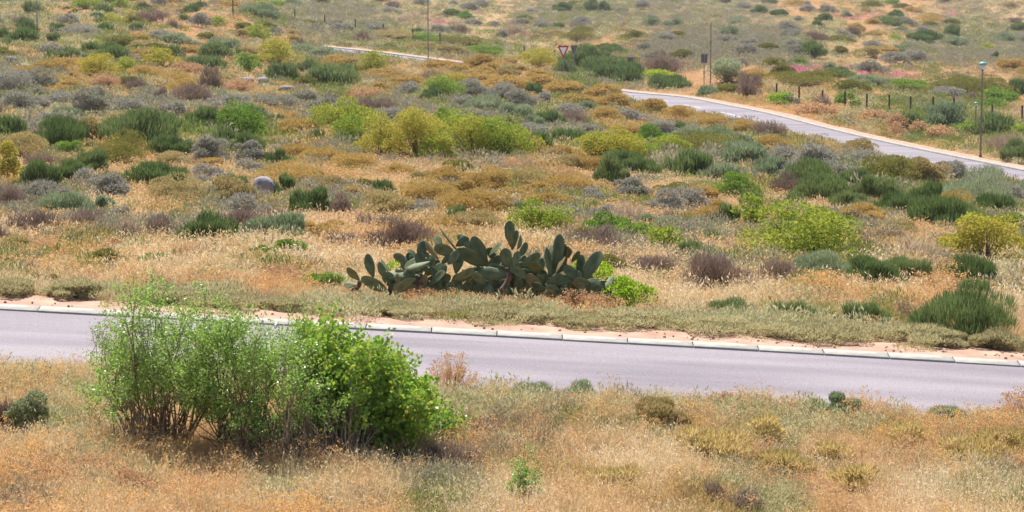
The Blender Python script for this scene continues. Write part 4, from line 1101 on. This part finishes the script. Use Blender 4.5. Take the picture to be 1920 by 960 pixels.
STRAW = [(186,146,116), (205,165,131), (212,177,138), (214,186,137), (221,200,160), (230,216,190)]
def ground_cover():
    mS = leafmat('dry_grass', STRAW, .38, True, spread=.35)
    mC = leafmat('sage_mat', [(146,138,98), (176,168,122), (190,184,140), (204,196,158), (170,172,132)], .35, True)
    mR = leafmat('dried_heads', [(178,144,114), (202,166,126), (216,176,120), (228,174,88)], .4, True)
    mT = leafmat('ground_twigs', [(112,92,78), (140,118,100), (164,144,124), (134,116,90)], .15, True)
    mH = leafmat('ground_herbs', [(92,108,50), (120,134,66), (146,150,84), (164,160,96)], .38, True)
    mF = leafmat('scrub_leaves', [(122,120,96), (148,144,118), (168,162,136), (160,148,126), (136,136,100)], .3, True)
    mM = leafmat('cushion_bristles', [(160,134,86), (188,160,104), (198,170,114), (178,152,100)], .35, True)
    mP = leafmat('pink_petals', [(206,110,150), (218,140,172)], .3, True)
    V = {
     's': [v_grass(46, .16, .34, .0055, mS) for _ in range(3)] + [v_grass(44, .3, .42, .011, mS) for _ in range(2)] + [v_grass(46, .6, .5, .024, mS, False) for _ in range(2)],
     'c': [v_mat(190, .2, .17, .035, .010, mC) for _ in range(3)] + [v_mat(150, .34, .24, .06, .02, mC) for _ in range(2)] + [v_mat(120, .6, .38, .12, .05, mC) for _ in range(2)],
     'r': [v_weed(12, .17, .42, .005, mR, .012) for _ in range(3)] + [v_weed(12, .3, .45, .01, mR, .022) for _ in range(2)] + [v_weed(12, .6, .5, .02, mR, .05) for _ in range(2)],
     't': [v_twig(60, .2, .26, .006, mT) for _ in range(3)] + [v_twig(60, .34, .32, .012, mT) for _ in range(2)] + [v_twig(60, .6, .45, .026, mT) for _ in range(2)],
     'h': [v_grass(60, .16, .2, .008, mH, False, .5) for _ in range(3)] + [v_mat(110, .3, .28, .08, .018, mH, .9) for _ in range(2)] + [v_mat(110, .6, .42, .14, .045, mH, .8) for _ in range(2)],
     'f': [v_mat(240, .25, .24, .04, .011, mF, .6) for _ in range(3)] + [v_mat(170, .36, .34, .07, .022, mF, .6) for _ in range(2)] + [v_mat(130, .62, .55, .14, .055, mF, .5) for _ in range(2)],
     'm': [v_mat(260, .25, .18, .04, .009, mM, .6) for _ in range(3)] + [v_mat(170, .36, .26, .06, .018, mM, .6) for _ in range(2)] + [v_mat(130, .6, .42, .12, .05, mM, .5) for _ in range(2)],
    }
    types = 'scrthfm'
    WT = {  # straw, sage, rust weeds, twigs, herbs, scrub, mustard cushions
     'o': (.86,.02,.05,.02,.02,.01,.02), 'y': (.80,.03,.07,.01,.07,.01,.01), 'w': (.74,.06,.03,.08,.05,.03,.01), 's': (.63,.08,.02,.09,.08,.08,.02),
     'g': (.58,.06,.03,.04,.23,.04,.02), 'm': (.50,.03,.06,.03,.03,.02,.33), 'p': (.60,.05,.04,.22,.05,.03,.01), 'r': (.44,.13,.34,.04,.04,.01,.0),
     'c': (.26,.58,.06,.02,.06,.02,.0), 'f': (.40,.05,.01,.06,.04,.42,.02)}
    HUE = {'o': .36, 'y': .68, 'w': .82, 's': .66, 'g': .62, 'm': .42, 'p': .6, 'r': .4, 'c': .62, 'f': .5}
    # sample points over the slope
    yb = np.geomspace(18, 800, 400); dens = np.where(yb < 37, 62, np.where(yb < 60, 40, 40 * (60 / yb) ** 1.85))
    pdf = dens * .74 * yb; seg = (pdf[1:] + pdf[:-1]) / 2 * np.diff(yb); tot = seg.sum(); cdf = np.concatenate([[0], np.cumsum(seg)]) / tot
    k = int(tot); y = np.interp(rng.random(k), cdf, yb); x = rng.uniform(-.37, .37, k) * y
    sdv, _ = farroad(x, y)
    jit = (fbm(x / .7, y * 0 + 3, 61) - .5) * .7
    jit2 = (fbm(x / 1.1, y * 0 + 8, 63) - .5) * .5
    keep = ~((y > 31.6 + jit2) & (y < 37.25 + jit * 1.2)) & ~((sdv > -6.5) & (sdv < 1.5))
    x, y = x[keep], y[keep]; k = len(x)
    P = np.stack([x, y, ground(x, y) - .015], 1)
    z = zone(P)
    # sage hedge right behind the kerb and along the upper verge
    z = np.where((y > 37.0) & (y < 38.5), 'c', z)
    u_, v_, _s = project(P)
    z = np.where((y > 29.8) & (y < 31.7) & (rng.random(k) < .7), 'c', z)
    W = np.array([WT[c] for c in z]); clump = np.stack([fbm(x / (.5 + y * .02), y / (.5 + y * .02), 80 + i, 2) for i in range(7)], 1)
    W = W * np.exp((clump - .5) * np.interp(y, [60, 200], [9, 4])[:, None]); W /= W.sum(1, keepdims=True)
    ty = (rng.random(k)[:, None] > np.cumsum(W, 1)).sum(1).clip(0, 6)
    hue0 = np.array([HUE[c] for c in z]) + np.where(y < 36, .16, .06)
    # nothing grows right where a shrub stands, and far scrub is thinner than grass
    ok = np.ones(k, bool)
    for (bx, by, bw, *_r) in DONE:
        j = np.where((np.abs(y - by + .12 * bw) < .62 * bw) & (np.abs(x - bx) < .42 * bw))[0]
        if len(j): ok[j] &= ((x[j] - bx) / .42) ** 2 + ((y[j] - by + .12 * bw) / .6) ** 2 > bw * bw
    ok &= ~((y > 38.6) & (y < 41.8) & (np.abs(x + .5) < 2.3) & (rng.random(k) < np.where(y > 39.3, .85, .25)))
    ok &= ~((np.isin(ty, (5, 6))) & (y > 140) & (rng.random(k) < .2))
    x, y, ty, hue0, P, z = x[ok], y[ok], ty[ok], hue0[ok], P[ok], z[ok]; k = len(x)
    lod = np.where(y < 46 + rng.normal(0, 4, k), 0, np.where(y < 110 + rng.normal(0, 12, k), 1, 2))
    info = {'s': ('dry_grass', 'tan and golden dry grass covering the slopes', 'grass'), 'c': ('sage_mats', 'pale sage-green low mat plants along the kerbs', 'ground cover'),
            'r': ('dried_flowers', 'low rust-orange dried flower heads among the grass', 'dried flowers'), 't': ('bare_twigs', 'bare grey-brown twigs in the grass', 'twigs'),
            'h': ('green_herbs', 'low green herbs and fresh grass between shrubs', 'herbs'), 'f': ('grey_scrub', 'grey-green low scrub covering the far slope', 'scrub'),
            'm': ('mustard_cushions', 'low mustard-brown cushion plants', 'ground cover')}
    for i, c in enumerate(types):
        m = ty == i; kk = int(m.sum()); l = lod[m]
        idx = np.where(l == 0, rng.integers(0, 3, kk), np.where(l == 1, rng.integers(3, 5, kk), rng.integers(5, 7, kk)))
        s_ = rng.uniform(.65, 1.3, kk) * np.interp(y[m], [22, 46, 47, 110, 111, 300, 800], [.95, 1.05, 1.0, 1.25, .85, 1.5, 2.2])
        if c in 'sr': s_ *= np.interp(y[m], [20, 36, 37, 42, 60], [.8, .75, .55, .75, .8])
        if c == 'c': s_ *= np.interp(y[m], [28, 30, 31.8, 36, 37, 38.6, 40], [1, 1.3, 1.5, 1.5, 1.45, 1.4, 1])
        if c in 'fm': s_ *= np.interp(y[m], [30, 60, 140, 400], [1.0, 1.1, 1.0, .75])
        rot = np.stack([rng.normal(0, .12, kk), rng.normal(0, .12, kk), rng.uniform(0, TAU, kk)], 1)
        scl = np.stack([s_, s_, s_ * rng.uniform(.7, 1.2, kk) * (np.interp(y[m], [40, 60, 150], [1, .72, .42]) if c in 'sr' else 1)], 1)
        hue = np.clip(hue0[m] + rng.normal(0, .13, kk), 0, 1) if c == 's' else rng.random(kk)
        nm, lab, cat = info[c]
        gn_scatter(nm, lab, cat, P[m], rot, scl, idx, hue, V[c])
    # pink flower patches on the far slope
    pts = []
    for u, v, w, h, q in ((1500,134,60,6,45),(1540,128,50,5,25),(1590,32,40,8,50),(1640,30,36,6,30),(1660,146,60,6,30),(830,40,40,8,70),(870,28,30,6,40),(1780,30,20,8,20)):
        for _ in range(q):
            p, s = hit(u + rng.normal(0, w / 2), v + rng.normal(0, h / 2)); pts.append(p)
    pts = np.array(pts); kk = len(pts)
    gn_scatter('pink_flowers', 'patches of tiny pink flowers on the far slope', 'flowers', pts + np.array([0, 0, .12]), np.zeros((kk, 3)), np.repeat(rng.uniform(.6, 1.3, kk)[:, None], 3, 1), np.zeros(kk, int), rng.random(kk), [v_mat(40, .5, .2, .14, .1, mP)])
    # pebbles on the sand verge
    M_PEB = noisemat('pebble', [(130,108,92), (176,152,132)], 6, .9)
    kk = 260; x = rng.uniform(-12, 12, kk); y = rng.uniform(36.58, 37.4, kk); P = np.stack([x, y, zroad(x) + .065], 1)
    rm = rock_mesh(91, M_PEB)
    gn_scatter('pebbles', 'small pebbles scattered on the pink sand verge', 'pebbles', P, rng.uniform(0, TAU, (kk, 3)), np.repeat(rng.uniform(.012, .05, kk)[:, None], 3, 1), np.zeros(kk, int), rng.random(kk), [rm])

import time
_t = time.time()
for fn in (street_furniture, fences, rocks, small_tree, place_bushes, cactus, big_shrubs, ground_cover):
    fn(); print(fn.__name__, round(time.time() - _t, 1))

# ------------------------------------------------------------------ the air
def haze():
    m, nt, out = newmat('haze_air')
    pv = nt.nodes.new('ShaderNodeVolumePrincipled'); pv.inputs['Color'].default_value = (.93, .93, .96, 1); pv.inputs['Density'].default_value = .00013; pv.inputs['Anisotropy'].default_value = .2
    nt.links.new(pv.outputs[0], out.inputs['Volume'])
    zlo = float((gz_ground - carve).min()) - 1.5; zhi = max(float(gz_ground.max()), CAM_H) + 6
    a = Acc(); box(a, (0, 1290, (zlo + zhi) / 2), 5400, 2700, zhi - zlo)
    o = obj('haze', a.mesh('haze', m)); tag(o, 'thin pale summer haze over the slopes', 'haze', None, 'stuff'); print('haze z', zlo, zhi)
haze()
